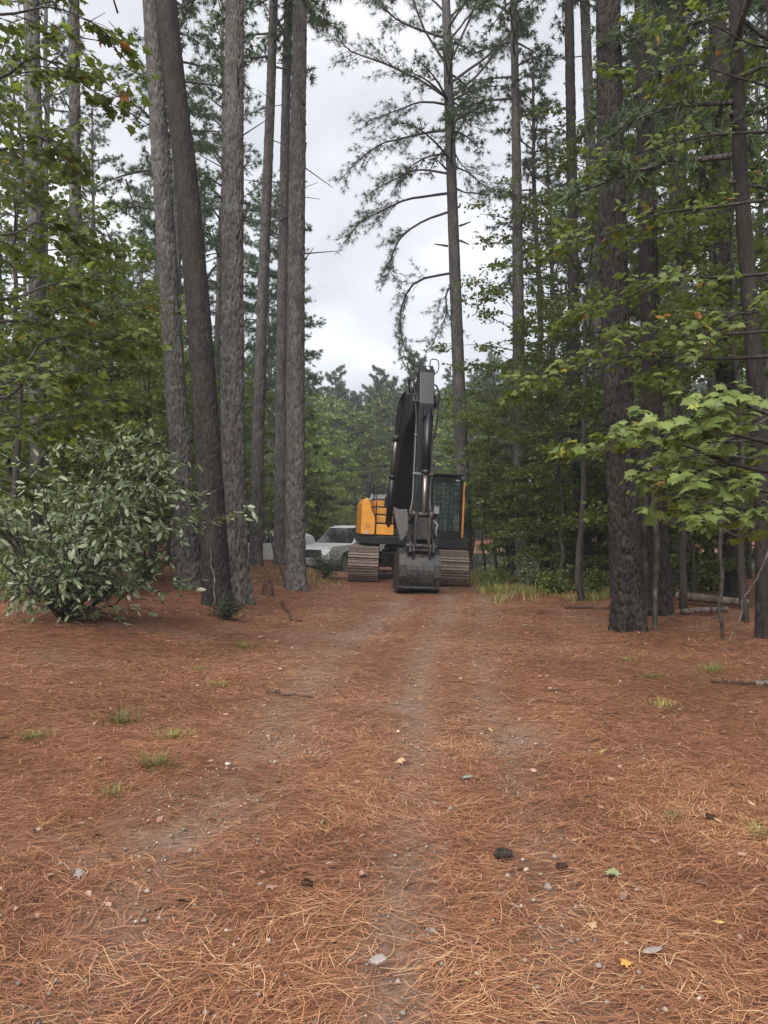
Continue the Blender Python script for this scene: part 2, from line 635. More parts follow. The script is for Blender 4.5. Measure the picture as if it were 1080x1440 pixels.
def straw():
    ds = []
    n1 = 85000
    d = np.sqrt(R.uniform(1.3 ** 2, 5.2 ** 2, n1))
    n2 = 270000
    u = R.uniform(5.2 ** 0.5, 26 ** 0.5, n2) ** 2
    D = np.concatenate([d, u])
    Xs = R.uniform(-1, 1, len(D)) * (0.62 * D + 0.5)
    near = np.arange(len(D)) < n1
    keep = R.random(len(D)) > (0.88 * rut_mask(Xs, D) ** 0.8 + 0.5 * sstep(0.60, 0.8, fbm(Xs * 0.9, D * 0.9, 44)))
    D, Xs, near = D[keep], Xs[keep], near[keep]
    n = len(D)
    ang = 0.9 * (fbm(Xs * 0.7, D * 0.7, 61) - 0.5) * 5 + 0.35 + 1.4 * (vnoise(Xs * 7, D * 7, 62) - 0.5) + R.normal(0, 0.85, n)
    ln = R.uniform(0.06, 0.19, n)
    wd = np.where(near, R.uniform(0.0008, 0.0018, n), 0.0011 * (D / 4.0) ** 0.8)
    z0 = gsurf(Xs, D) + R.gamma(1.5, 0.006, n) + 0.002
    tl = R.normal(0, 0.07, n)
    dirv = np.stack([np.cos(ang), np.sin(ang), tl], -1)
    side = np.stack([-np.sin(ang), np.cos(ang), np.zeros(n)], -1)
    c = np.stack([Xs, D, z0], -1)
    bend = R.normal(0, 0.018, n)
    zb = np.abs(R.normal(0, 0.006, n))
    p0 = c - dirv * (ln / 2)[:, None]
    p2 = c + dirv * (ln / 2)[:, None]
    for p in (p0, p2):
        p[:, 2] = np.maximum(p[:, 2], gsurf(p[:, 0], p[:, 1]) + 0.001)
    p1 = c + side * bend[:, None]
    p1[:, 2] += zb
    w = side * wd[:, None]
    tint = np.clip(R.beta(1.5, 1.8, n) + 0.6 * (fbm(Xs * 1.1, D * 1.1, 71) - 0.5), 0, 1)
    tint = np.where(R.random(n) < 0.06, np.minimum(1, tint + 0.4), tint)
    V = np.stack([p0 - w * .7, p0 + w * .7, p1 - w, p1 + w, p2 - w * .3, p2 + w * .3], 1)
    b = np.arange(n)[:, None] * 6
    Q = np.concatenate([b + [0, 1, 3, 2], b + [2, 3, 5, 4]])
    o = link('pine_needle_litter', mesh_np('pine_needle_litter', V.reshape(-1, 3), [Q], [M['straw']], False, np.repeat(tint, 6)))
    tag(o, 'rust brown fallen pine needles matted over the forest floor and drive', 'pine needles', kind='stuff')


straw()


# ------------------------------------------------------------------ trunks and trees


def cells(u, v, nu, seed):
    """jittered cellular noise, periodic in u with nu cells: F1, F2, id"""
    ui, vi = np.floor(u).astype(np.int64), np.floor(v).astype(np.int64)
    f1 = np.full(u.shape, 9.0)
    f2 = np.full(u.shape, 9.0)
    idn = np.zeros(u.shape)

    def h(a, b, s):
        n = (a * 374761393 + b * 668265263 + s * 974634777) & 0xffffffff
        n = ((n ^ (n >> 13)) * 1274126177) & 0xffffffff
        return ((n ^ (n >> 16)) & 0xffff) / 65535.0
    for du in (-1, 0, 1):
        for dv in (-1, 0, 1):
            a, b = ui + du, vi + dv
            am = np.mod(a, nu)
            px = a + 0.15 + 0.7 * h(am, b, seed)
            py = b + 0.1 + 0.8 * h(am, b, seed + 1)
            d = np.sqrt((px - u) ** 2 + (py - v) ** 2)
            hid = h(am, b, seed + 2)
            m = d < f1
            f2 = np.where(m, f1, np.minimum(f2, d))
            idn = np.where(m, hid, idn)
            f1 = np.where(m, d, f1)
    return f1, f2, idn


def trunk_np(cl, r0, H, nu=90, dz=0.04, zd=11.0, amp=0.016, seed=1, plate=(0.075, 0.15), taper=0.66, flare=0.3):
    """cl: list of (x,y,z) centre points relative to the base; returns a displaced bark mesh"""
    cl = np.asarray(cl, float)
    z = np.concatenate([np.arange(-0.35, zd, dz), np.arange(zd, H, 0.5), [H]])
    cx, cy = np.interp(z, cl[:, 2], cl[:, 0]), np.interp(z, cl[:, 2], cl[:, 1])
    k = 9
    ker = np.ones(2 * k + 1) / (2 * k + 1)
    zz = np.maximum(z, 0)
    r = r0 * (1 - taper * zz / H)
    th = np.arange(nu) * 2 * np.pi / nu
    TH, ZZ = np.meshgrid(th, z)
    RR = np.repeat(r[:, None], nu, 1)
    fl = np.exp(-np.maximum(ZZ, 0) / 0.22) * flare * r0 * (0.7 + 0.5 * np.sin(TH * 4 + seed) + 0.3 * np.sin(TH * 7 + 2 * seed))
    nc = max(6, int(round(2 * np.pi * r0 / plate[0])))
    U = TH / (2 * np.pi) * nc
    Vv = ZZ / plate[1]
    wu = 1.1 * (vnoise(U * 0.8, Vv * 1.3, seed) - 0.5) + 0.7 * (vnoise(U * 2.3, Vv * 4.1, seed + 11) - 0.5)
    wvv = 0.9 * (vnoise(U * 1.3 + 9, Vv * 0.9, seed + 3) - 0.5) + 0.5 * (vnoise(U * 3.1, Vv * 5.0, seed + 12) - 0.5)
    fade = np.minimum(1, np.minimum(U, nc - U) / 1.5)
    f1, f2, idn = cells(U + wu * fade, Vv + wvv * fade, nc, seed)
    mask = sstep(0.02, 0.2, f2 - f1)
    amod = amp * (1 + 0.5 * np.exp(-np.maximum(ZZ, 0) / 1.5)) * (r / r0)[:, None]
    disp = amod * (mask - 0.8) + amod * 0.4 * (idn - 0.5) * mask + amod * 0.7 * (vnoise(U * 4, Vv * 6, seed + 5) - 0.5)
    disp = np.where(ZZ > zd, 0, disp)
    und = r0 * 0.03 * (fbm(np.cos(TH) * 1.5 + 7, ZZ * 0.6 + np.sin(TH) * 1.5, seed + 8) - 0.5) * 2
    RR = RR + fl + disp + und
    P = np.stack([cx[:, None] + RR * np.cos(TH), cy[:, None] + RR * np.sin(TH), ZZ], -1)
    m = len(z)
    i, j = np.meshgrid(np.arange(m - 1), np.arange(nu), indexing='ij')
    j2 = (j + 1) % nu
    Q = np.stack([i * nu + j, i * nu + j2, (i + 1) * nu + j2, (i + 1) * nu + j], -1).reshape(-1, 4)
    tint = np.clip(0.6 * mask * (0.45 + 0.55 * idn) + 0.35 * vnoise(U * 2.5, Vv * 7, seed + 6), 0, 1)
    return P.reshape(-1, 3), Q, tint.ravel()


def smooth_path(pts, n):
    """Catmull-Rom through pts"""
    P = np.asarray(pts, float)
    P = np.concatenate([[2 * P[0] - P[1]], P, [2 * P[-1] - P[-2]]])
    out = []
    seg = len(P) - 3
    for t in np.linspace(0, seg - 1e-6, n):
        k = int(t)
        f = t - k
        a, b, c, d = P[k], P[k + 1], P[k + 2], P[k + 3]
        out.append(0.5 * ((2 * b) + (-a + c) * f + (2 * a - 5 * b + 4 * c - d) * f * f + (-a + 3 * b - 3 * c + d) * f ** 3))
    return np.array(out)


def tufts(mb, pos, dirs, rng, n=16, ln=(0.15, 0.24), w=0.010, spread=0.75):
    """needle tufts: fans of thin triangles round each point"""
    m = len(pos)
    if m == 0:
        return
    pos = np.repeat(pos, n, 0)
    d = np.repeat(dirs, n, 0) + rng.normal(0, spread, (m * n, 3))
    d /= np.linalg.norm(d, axis=1)[:, None] + 1e-9
    L_ = rng.uniform(ln[0], ln[1], m * n)
    s = np.cross(d, rng.normal(0, 1, (m * n, 3)))
    s /= np.linalg.norm(s, axis=1)[:, None] + 1e-9
    base = pos + rng.normal(0, 0.015, pos.shape)
    tip = base + d * L_[:, None]
    tip[:, 2] -= 0.12 * L_
    V = np.stack([base - s * w * 0.5, base + s * w * 0.5, tip], 1).reshape(-1, 3)
    T = np.arange(m * n * 3).reshape(-1, 3)
    tt = np.repeat(np.clip(rng.normal(0.5, 0.2, m), 0, 1), n) + rng.normal(0, 0.1, m * n)
    mb.add(V, T, None, np.repeat(np.clip(tt, 0, 1), 3))


def pine_branch(wood, need, path, r0, rng, dens=1.0, w=0.010, n=16, bare=0.25, ln=(0.15, 0.24), side=0.8):
    """one limb with side twigs and needle tufts"""
    path = np.asarray(path, float)
    m = len(path)
    wood.tube(path, np.linspace(r0, r0 * 0.25, m), 5, 0.4)
    L_ = np.linalg.norm(np.diff(path, axis=0), axis=1).sum()
    k = max(3, int(L_ * 5.0 * dens))
    pos, dr = [], []
    for q in range(k):
        t = bare + (1 - bare) * (q + rng.random()) / k
        f = t * (m - 1)
        a = int(min(f, m - 2))
        p = path[a] * (1 - (f - a)) + path[a + 1] * (f - a)
        tan = path[a + 1] - path[a]
        tan /= np.linalg.norm(tan) + 1e-9
        sv = np.cross(tan, [0, 0, 1.0])
        sv /= np.linalg.norm(sv) + 1e-9
        sgn = 1 if rng.random() < 0.5 else -1
        d = tan * rng.uniform(0.4, 1.0) + sv * sgn * rng.uniform(0.3, 1.0) + np.array([0, 0, rng.uniform(-0.45, 0.5)])
        d /= np.linalg.norm(d)
        tl = side * rng.uniform(0.35, 1.0) * (1.1 - 0.6 * t)
        tw = np.array([p, p + d * tl * 0.5 + [0, 0, -0.02], p + d * tl + [0, 0, -0.03 + 0.1 * rng.random()]])
        wood.tube(tw, [0.010, 0.007, 0.004], 3, 0.4, cap=False)
        for f2 in np.linspace(0.35, 1.0, max(2, int(tl * 6))):
            pos.append(tw[0] * (1 - f2) + tw[2] * f2 + rng.normal(0, 0.05, 3))
            dr.append(d)
    pos.append(path[-1])
    dr.append(path[-1] - path[-2])
    tufts(need, np.array(pos), np.array(dr), rng, n, ln, w)


def pine_variant(seed, H=23.0, zc=12.0, reach=3.0, nb=38, w=0.026, n=20, r0=0.2, stub=10, dens=1.4, ln=(0.16, 0.26)):
    rng = np.random.default_rng(seed)
    wood, need = MB(), MB()
    tr = MB()
    z = np.linspace(-0.3, H, 26)
    cxl = np.cumsum(rng.normal(0, 0.035, 26))
    cyl = np.cumsum(rng.normal(0, 0.035, 26))
    cxl -= cxl[0]
    cyl -= cyl[0]
    rad = r0 * (1 - 0.75 * np.maximum(z, 0) / H) + 0.25 * r0 * np.exp(-np.maximum(z, 0) / 0.25)
    tr.tube(np.stack([cxl, cyl, z], -1), rad, 12, 0.5)
    for b in range(nb):
        t = (b + rng.random()) / nb
        zb = zc + (H - 0.4 - zc) * t
        a = b * 2.4 + rng.normal(0, 0.4)
        ln_b = reach * (1 - 0.72 * t) * rng.uniform(0.6, 1.15)
        if t < 0.12:
            ln_b *= rng.uniform(0.4, 0.9)
        up = 0.05 + 0.75 * t + rng.normal(0, 0.15)
        x0, y0 = np.interp(zb, z, cxl), np.interp(zb, z, cyl)
        s = np.linspace(0, 1, 6)
        droop = rng.uniform(0.05, 0.35) * (1 - t)
        wob = np.cumsum(rng.normal(0, 0.05, 6)) * ln_b * 0.4
        wob -= wob[0]
        p = np.stack([x0 + np.cos(a) * s * ln_b - np.sin(a) * wob, y0 + np.sin(a) * s * ln_b + np.cos(a) * wob, zb + ln_b * (up * s - droop * s * s * 1.6)], -1)
        pine_branch(wood, need, p, 0.022 + 0.012 * ln_b, rng, dens, w, n, 0.25, ln)
    for b in range(stub):
        zb = rng.uniform(zc * 0.35, zc)
        a = rng.random() * 6.28
        ln_b = rng.uniform(0.25, 1.3)
        x0, y0 = np.interp(zb, z, cxl), np.interp(zb, z, cyl)
        s = np.linspace(0, 1, 4)
        p = np.stack([x0 + np.cos(a) * s * ln_b, y0 + np.sin(a) * s * ln_b, zb + ln_b * s * rng.uniform(-0.3, 0.3)], -1)
        wood.tube(p, np.linspace(0.02, 0.008, 4), 4, 0.3)
    return (tr.mesh('pine_trunk', [M['bark']], True), wood.mesh('pine_branches', [M['bark']]), need.mesh('pine_crown', [M['needle']]))


def leaves(mb, pos, nrm, rng, size=(0.08, 0.14), aspect=0.55, tintm=0.5, tints=0.22):
    """small folded leaves: base, two shoulders, tip"""
    m = len(pos)
    nrm = nrm / (np.linalg.norm(nrm, axis=1)[:, None] + 1e-9)
    a = rng.normal(0, 1, (m, 3))
    a -= (a * nrm).sum(1)[:, None] * nrm
    a /= np.linalg.norm(a, axis=1)[:, None] + 1e-9
    b = np.cross(nrm, a)
    L_ = rng.uniform(size[0], size[1], m)[:, None]
    W = L_ * aspect
    base = pos
    tip = pos + a * L_ - nrm * L_ * 0.12
    s1 = pos + a * L_ * 0.42 + b * W * 0.5 - nrm * W * 0.12
    s2 = pos + a * L_ * 0.42 - b * W * 0.5 - nrm * W * 0.12
    V = np.stack([base, s2, tip, s1], 1).reshape(-1, 3)
    k = np.arange(m)[:, None] * 4
    T = np.concatenate([k + [0, 1, 2], k + [0, 2, 3]])
    t = np.clip(rng.normal(tintm, tints, m), 0, 0.955)
    t = np.where(rng.random(m) < 0.012, rng.uniform(0.96, 1.0, m), t)
    mb.add(V, T, None, np.repeat(t, 4))


def broad_variant(seed, H=9.0, zc=1.5, reach=2.4, nb=34, per=150, size=(0.09, 0.15), r0=0.06, leafm='leaf', aspect=0.72, flat=0.25):
    rng = np.random.default_rng(seed)
    tr, lf = MB(), MB()
    z = np.linspace(-0.2, H, 18)
    cxl = np.cumsum(rng.normal(0, 0.05, 18))
    cyl = np.cumsum(rng.normal(0, 0.05, 18))
    cxl -= cxl[0]
    cyl -= cyl[0]
    tr.tube(np.stack([cxl, cyl, z], -1), r0 * (1 - 0.85 * np.maximum(z, 0) / H) + 0.004, 7, 0.5)
    for b in range(nb):
        t = (b + rng.random()) / nb
        zb = zc + (H - zc) * t * 0.97
        a = b * 2.4 + rng.normal(0, 0.5)
        ln = reach * (1 - 0.65 * t) * rng.uniform(0.5, 1.2)
        up = 0.1 + 0.55 * t + rng.normal(0, 0.12)
        s = np.linspace(0, 1, 6)
        x0, y0 = np.interp(zb, z, cxl), np.interp(zb, z, cyl)
        wob = np.cumsum(rng.normal(0, 0.06, 6)) * ln * 0.5
        wob -= wob[0]
        dr = rng.uniform(0.0, 0.3)
        p = np.stack([x0 + np.cos(a) * s * ln - np.sin(a) * wob, y0 + np.sin(a) * s * ln + np.cos(a) * wob, zb + ln * (up * s - dr * s * s)], -1)
        tr.tube(p, np.linspace(0.006 + 0.006 * ln, 0.003, 6), 4, 0.4, cap=False)
        # sprays: sub-twigs with leaves in loose flat layers
        nt_ = max(3, int(7 * ln / reach + 3))
        for q in range(nt_):
            f = rng.uniform(0.25, 1.0) ** 0.8 * 5
            k = int(min(f, 4))
            o = p[k] * (1 - (f - k)) + p[k + 1] * (f - k)
            ta = a + rng.choice([-1, 1]) * rng.uniform(0.3, 1.2)
            tl = rng.uniform(0.3, 0.85) * (0.4 + 0.6 * ln / reach)
            e = o + np.array([np.cos(ta) * tl, np.sin(ta) * tl, rng.uniform(-0.15, 0.2) * tl])
            tr.tube(np.array([o, (o + e) / 2 + [0, 0, 0.02], e]), [0.006, 0.004, 0.002], 3, 0.4, cap=False)
            m = max(5, int(per * tl / 2.2))
            u = rng.random(m) ** 0.7
            pos = o[None] * (1 - u[:, None]) + e[None] * u[:, None] + rng.normal(0, 1, (m, 3)) * np.array([0.16, 0.16, 0.055]) * (0.7 + 0.5 * tl)
            nr = np.array([0, -0.1, 1.0]) + rng.normal(0, flat + 0.45, (m, 3))
            leaves(lf, pos, nr, rng, size, aspect, 0.42 + 0.18 * rng.normal(), 0.14)
    return (tr.mesh('sapling_trunk', [M['bark_thin']], True), lf.mesh('leafy_crown', [M[leafm]]))


PINES = [pine_variant(11, 23, 11.0, 2.9, 40), pine_variant(12, 21, 12.5, 2.5, 34), pine_variant(13, 24, 9.5, 3.3, 46),
         pine_variant(14, 19, 8.0, 2.6, 40, r0=0.16),
         pine_variant(15, 23, 8.0, 3.2, 52, 0.085, 16, dens=1.3, ln=(0.3, 0.5)), pine_variant(16, 21, 6.0, 3.0, 52, 0.085, 16, dens=1.3, ln=(0.3, 0.5)),
         pine_variant(17, 24, 10.0, 3.6, 48, 0.085, 16, dens=1.4, ln=(0.3, 0.5))]
BROADS = [broad_variant(21, 9, 1.9, 2.5, 38, 115), broad_variant(22, 7, 1.6, 2.1, 32, 115), broad_variant(23, 11.5, 2.4, 2.8, 44, 110, r0=0.08),
          broad_variant(24, 5, 0.7, 1.7, 28, 140, leafm='leaf_pale'), broad_variant(25, 8, 1.4, 2.3, 38, 150, leafm='leaf_pale'),
          broad_variant(26, 13, 3.5, 3.0, 46, 105, r0=0.09),
          broad_variant(27, 15, 1.5, 4.2, 60, 60, (0.30, 0.48), 0.12, 'leaf_pale', 0.8, 0.5), broad_variant(28, 12, 0.8, 3.8, 52, 60, (0.30, 0.46), 0.1, 'leaf_pale', 0.8, 0.5)]


def pine(x, y, var, label, group, sc=1.0, rz=0.0, lean=(0, 0), name='pine_tree', cat='pine tree'):
    t, w, c = PINES[var]
    o = thing(name, label, cat, (x, y, float(gz(x, y)) - 0.02), (lean[0], lean[1], rz), group, sc)
    link('trunk', t, o)
    tag(link('branches', w, o), kind='stuff')
    link('crown', c, o)
    return o


def broad(x, y, var, label, group, sc=1.0, rz=0.0, lean=(0, 0), name='broadleaf_tree', cat='tree'):
    t, c = BROADS[var]
    o = thing(name, label, cat, (x, y, float(gz(x, y)) - 0.02), (lean[0], lean[1], rz), group, sc)
    link('trunk', t, o)
    link('crown', c, o)
    return o


def near_pine(label, path_px, d, r0, H=24, nu=90, dz=0.04, amp=0.034, seed=1, m='bark_near', zd=None, crown=0, taper=0.62, flare=0.3, plate=(0.078, 0.19), group=None, rz=0.0):
    """big trunk traced by pixels (base first, then up), all at depth d"""
    b = at(path_px[0][0], path_px[0][1], d)
    base = Vector((b.x, d, float(gz(b.x, d)) - 0.02))
    cl = [(0, 0, -0.5), (0, 0, 0)]
    for (px, py) in path_px[1:]:
        p = at(px, py, d)
        cl.append((p.x - base.x, 0, p.z - base.z))
    (xa, _, za), (xb, _, zb) = cl[-2], cl[-1]
    k = (xb - xa) / max(0.1, zb - za)
    k = max(-0.1, min(0.1, k))
    cl.append((xb + k * (H - zb), 0, H))
    cl = smooth_path(cl[1:], 60)
    cl = np.concatenate([[[0, 0, -0.5]], cl])
    cl = cl[np.argsort(cl[:, 2])]
    o = thing('pine_tree', label, 'pine tree', base, group=group)
    if zd is None:
        zd = min(H - 1, (at(0, -60, d).z - base.z))
    V, Q, t = trunk_np(cl, r0, H, nu, dz, zd, amp, seed, plate, taper, flare)
    link('trunk', mesh_np('near_pine_trunk', V, [Q], [M[m]], True, t), o)
    tp = cl[-1]
    _, w, c = PINES[crown]
    sz = 0.9
    zt = [23, 21, 24, 19, 23, 21, 24][crown] * sz
    zat = np.interp(H - 5, cl[:, 2], cl[:, 0])
    tag(link('branches', w, o, (zat, 0, H + 0.6 - zt), (0, 0, rz), sz), kind='stuff')
    link('crown', c, o, (zat, 0, H + 0.6 - zt), (0, 0, rz), sz)
    return o


# hero trunks -----------------------------------------------------------------
near_pine('tall grey pine trunk standing behind the dark leaning trunk beside the silvery bush', [(266, 832), (258, 700), (244, 500), (228, 250), (212, 0)], 15.2, 0.22, seed=3, crown=0, nu=80)
near_pine('blackish leaning pine trunk with a small dark shrub at its foot', [(306, 868), (297, 700), (282, 480), (262, 250), (234, 0)], 12.9, 0.225, seed=5, m='bark_dark', crown=1, nu=90, plate=(0.05, 0.09), amp=0.02)
near_pine('straight thick grey pine trunk touching the dark leaning trunk', [(334, 846), (329, 700), (327, 450), (328, 250), (330, 0)], 13.9, 0.225, seed=7, crown=2, nu=90)
near_pine('straight grey pine trunk in front of the white pickup truck', [(416, 838), (415, 700), (416, 450), (418, 250), (422, 0)], 17.2, 0.225, seed=9, crown=0, nu=76, dz=0.05, taper=0.55)
near_pine('dark thick pine trunk behind the bright maple sprays with deep plated bark', [(884, 890), (876, 700), (866, 450), (860, 250), (855, 0)], 10.9, 0.212, seed=11, m='bark_dark', crown=1, amp=0.038, dz=0.03, nu=120, plate=(0.072, 0.19))
near_pine('slim blackish pine trunk close beside the deep plated trunk', [(930, 868), (922, 700), (914, 450), (908, 200), (904, 0)], 12.4, 0.165, seed=13, m='bark_dark', crown=3, nu=60, dz=0.05)
near_pine('thin grey pine trunk whose foot is hidden behind a leaning twig by the stump', [(394, 798), (395, 700), (397, 450), (402, 150), (406, 0)], 24.0, 0.20, seed=15, crown=1, nu=40, dz=0.08, taper=0.5)
near_pine('slender grey pine trunk beside the brown stump', [(360, 802), (362, 650), (370, 400), (380, 150), (385, 0)], 22.5, 0.185, seed=17, crown=3, nu=40, dz=0.08, taper=0.5)
near_pine('grey pine trunk rising out of the leafy shrubs by the pond bank', [(737, 812), (733, 700), (729, 450), (726, 200), (722, 0)], 24.0, 0.235, seed=19, crown=3, nu=50, dz=0.07, taper=0.75)
near_pine('bark trunk behind the top of the silvery bush', [(57, 800), (55, 600), (51, 300), (44, 0)], 14.5, 0.16, seed=23, crown=3, nu=44, dz=0.06, taper=0.4)
near_pine('slim dark trunk standing over the silvery bush', [(110, 800), (108, 600), (106, 300), (104, 0)], 16.0, 0.13, seed=25, crown=1, nu=36, dz=0.08, taper=0.4)
near_pine('dark trunk at the edge of the wood beside the bare twigs', [(1078, 905), (1073, 700), (1060, 500), (1042, 250), (1034, 0)], 9.6, 0.115, seed=27, crown=3, H=15, m='bark_dark', nu=48, dz=0.05, plate=(0.05, 0.1), amp=0.010)
near_pine('dark leaning trunk among shrubs between the pond and the drive', [(829, 822), (820, 740), (810, 600), (805, 300), (800, 0)], 19.0, 0.15, seed=29, m='bark_dark', crown=3, nu=40, dz=0.08, taper=0.45)
near_pine('brown grey trunk in the shrubs next to the dark leaning one', [(853, 812), (845, 700), (840, 500), (832, 250), (822, 0)], 21.0, 0.17, seed=31, crown=1, nu=40, dz=0.08, taper=0.4)
near_pine('thick dark trunk behind the fallen logs', [(1033, 842), (1025, 700), (1018, 400), (1008, 0)], 15.0, 0.2, seed=33, m='bark_dark', crown=2, nu=48, dz=0.07, taper=0.4)
near_pine('grey trunk behind the bright green seedlings past the logs', [(962, 812), (958, 600), (953, 300), (950, 0)], 20.0, 0.19, seed=35, crown=0, nu=40, dz=0.08, taper=0.4)


def hero_pine():
    d = 26.5
    rng = np.random.default_rng(77)
    b = at(655, 800, d)
    base = Vector((b.x, d, float(gz(b.x, d)) - 0.02))
    o = thing('pine_tree', 'open crowned pine with drooping limbs against the sky behind the excavator', 'pine tree', base)
    cl = [(0, 0, 0)]
    for px, py in ((652, 700), (644, 500), (635, 250), (627, 0)):
        p = at(px, py, d)
        cl.append((p.x - base.x, 0, p.z - base.z))
    cl.append((cl[-1][0] - 0.2, 0, 25.0))
    cl = np.concatenate([[[0, 0, -0.5]], smooth_path(cl, 40)])
    V, Q, t = trunk_np(cl, 0.245, 25, 54, 0.07, 21, 0.016, 41, (0.08, 0.15), 0.5, 0.25)
    link('trunk', mesh_np('open_pine_trunk', V, [Q], [M['bark_near']], True, t), o)
    wood, need = MB(), MB()
    B = [((631, 383), (584, 394), (561, 433), (563, 473), (575, 502)), ((631, 393), (626, 415), (628, 444), (613, 477)),
         ((628, 296), (595, 314), (563, 343), (554, 375), (552, 393)), ((626, 271), (584, 280), (548, 296), (512, 321), (490, 348)),
         ((626, 245), (588, 240), (555, 253), (523, 274)), ((624, 182), (595, 188), (563, 195), (527, 209), (480, 253)),
         ((624, 148), (595, 148), (559, 166), (523, 184)), ((624, 139), (592, 117), (548, 96), (498, 76), (483, 58)),
         ((622, 94), (599, 50), (575, 0), (560, -40)), ((622, 54), (584, 40), (552, 22), (530, 0), (505, -25)),
         ((632, 119), (685, 72), (725, 25), (745, -10)), ((632, 141), (667, 105), (714, 47), (735, 20)),
         ((640, 260), (657, 269), (689, 267)), ((632, 155), (648, 170), (664, 179)), ((632, 94), (653, 43), (667, 0), (672, -40)),
         ((622, 20), (600, -20), (570, -60)), ((634, 30), (660, -10), (700, -50)), ((626, 215), (600, 222), (575, 236), (556, 262)),
         ((634, 205), (650, 222), (668, 236)), ((636, 175), (660, 150), (690, 140)), ((638, 232), (662, 238), (684, 252)), ((630, 60), (665, 20), (690, -30))]
    for k, pp in enumerate(B):
        n = len(pp)
        dy = rng.uniform(-0.9, 0.9)
        pts = [np.array(at(px, py, d)) - np.array(base) + np.array([0, dy * (i / (n - 1)), 0]) for i, (px, py) in enumerate(pp)]
        L_ = np.linalg.norm(pts[-1] - pts[0])
        right = pp[-1][0] > pp[0][0]
        pts[0][0] = np.interp(pts[0][2], cl[:, 2], cl[:, 0])
        lw = MB()
        pine_branch(lw, need, smooth_path(pts, 12) + np.cumsum(rng.normal(0, 0.035, (12, 3)), 0) * np.linspace(0, 1, 12)[:, None], 0.030 + 0.006 * L_, rng, 1.7 if not right else 1.5, 0.012, 15, 0.3 if k not in (0, 1) else 0.15, (0.15, 0.25), 1.7)
        link('limb', lw.mesh('limb', [M['bark_near']], True), o)
    for a, e in (((646, 318), (662, 312)), ((646, 338), (660, 344)), ((630, 346), (611, 343)), ((628, 238), (615, 225)), ((632, 209), (667, 141)), ((645, 292), (648, 286))):
        lw = MB()
        lw.tube(np.array([np.array(at(*a, d)) - np.array(base), np.array(at(*e, d)) - np.array(base)]), [0.045, 0.02], 5, 0.3)
        link('limb_stub', lw.mesh('limb_stub', [M['bark_near']], True), o)
    for k in range(26):                                   # limbs towards and away, and the top
        z = rng.uniform(14, 24.6)
        t = (z - 14) / 11
        a = rng.choice([1.57, -1.57]) + rng.normal(0, 0.5) if z < 19 else rng.random() * 6.28
        ln = rng.uniform(1.5, 3.2) * (1 - 0.5 * t)
        x0 = np.interp(z, cl[:, 2], cl[:, 0])
        s = np.linspace(0, 1, 7)
        p = np.stack([x0 + np.cos(a) * s * ln, np.sin(a) * s * ln, z + ln * (0.4 * s - 0.35 * s * s)], -1)
        pine_branch(wood, need, p, 0.05, rng, 1.2, 0.022, 16, 0.3)
    tag(link('branches', wood.mesh('open_pine_branches', [M['bark_near']], True), o), kind='stuff')
    link('crown', need.mesh('open_pine_crown', [M['needle']]), o)


hero_pine()

# filler trees ------------------------------------------------------------------
taken = []


def place(rng, n, xr, dr, sp, ok):
    out = []
    tries = 0
    while len(out) < n and tries < n * 80:
        tries += 1
        d = math.sqrt(rng.uniform(dr[0] ** 2, dr[1] ** 2))
        px = rng.uniform(*xr)
        x = (px - CX) / FPX * d
        if not ok(px, d, x):
            continue
        if any((x - a) ** 2 + (d - b) ** 2 < sp * sp for a, b in taken):
            continue
        taken.append((x, d))
        out.append((x, d))
    return out


def left_lab(x, d, what):
    q = x / d
    side = 'behind the silvery bush' if q < -0.31 else ('beyond the blackish leaning trunk' if q < -0.2 else 'beyond the slender trunks by the stump')
    depth = 'close' if d < 24 else ('further back' if d < 40 else ('deep in the wood' if d < 60 else 'far back'))
    return what + ' standing ' + depth + ' ' + side


def right_lab(x, d, what):
    q = x / d
    side = 'between the pond and the drive' if q < 0.3 else ('behind the deep plated trunk' if q < 0.42 else 'behind the fallen logs')
    depth = 'close' if d < 18 else ('further back' if d < 26 else 'at the pond edge')
    return what + ' standing ' + depth + ' ' + side


rg = np.random.default_rng(101)
GP = 'pines filling the wood on the left of the drive'
for x, d in place(rg, 44, (-60, 425), (19, 85), 2.0, lambda px, d, x: x < -3.9 and not (330 < px < 440 and d < 34)):
    pine(x, d, int(rg.integers(0, 4)), left_lab(x, d, 'slender pine'), GP, rg.uniform(0.8, 1.08), rg.random() * 6.28, (rg.normal(0, .012), rg.normal(0, .015)))
pine((402 - CX) / FPX * 33, 33, 3, 'pine whose full crown leans into the sky gap beside the straight grey trunk', None, 0.86, 1.0)
GP = 'pines filling the wood between the drive and the pond'
for x, d in place(rg, 15, (760, 1180), (14, 34), 1.9, lambda px, d, x: x > 4.2):
    pine(x, d, int(rg.integers(0, 4)), right_lab(x, d, 'slender pine'), GP, rg.uniform(0.75, 1.0), rg.random() * 6.28, (rg.normal(0, .012), rg.normal(-.01, .02)))
GP = 'pines of the far wood across the clearing and pond'
for x, d in place(rg, 190, (-40, 1120), (86, 128), 2.1, lambda px, d, x: True):
    pine(x, d, int(rg.integers(4, 7)), 'distant pine in the hazy far wood beyond the excavator and pond', GP, rg.uniform(0.72, 0.96), rg.random() * 6.28)
GP = 'broadleaf trees along the far wood'
for x, d in place(rg, 95, (-40, 1120), (77, 104), 2.6, lambda px, d, x: not (d < 83 and px > 590)):
    broad(x, d, int(rg.integers(6, 8)), 'distant leafy tree in front of the far pine wood', GP, rg.uniform(0.6, 1.05), rg.random() * 6.28)
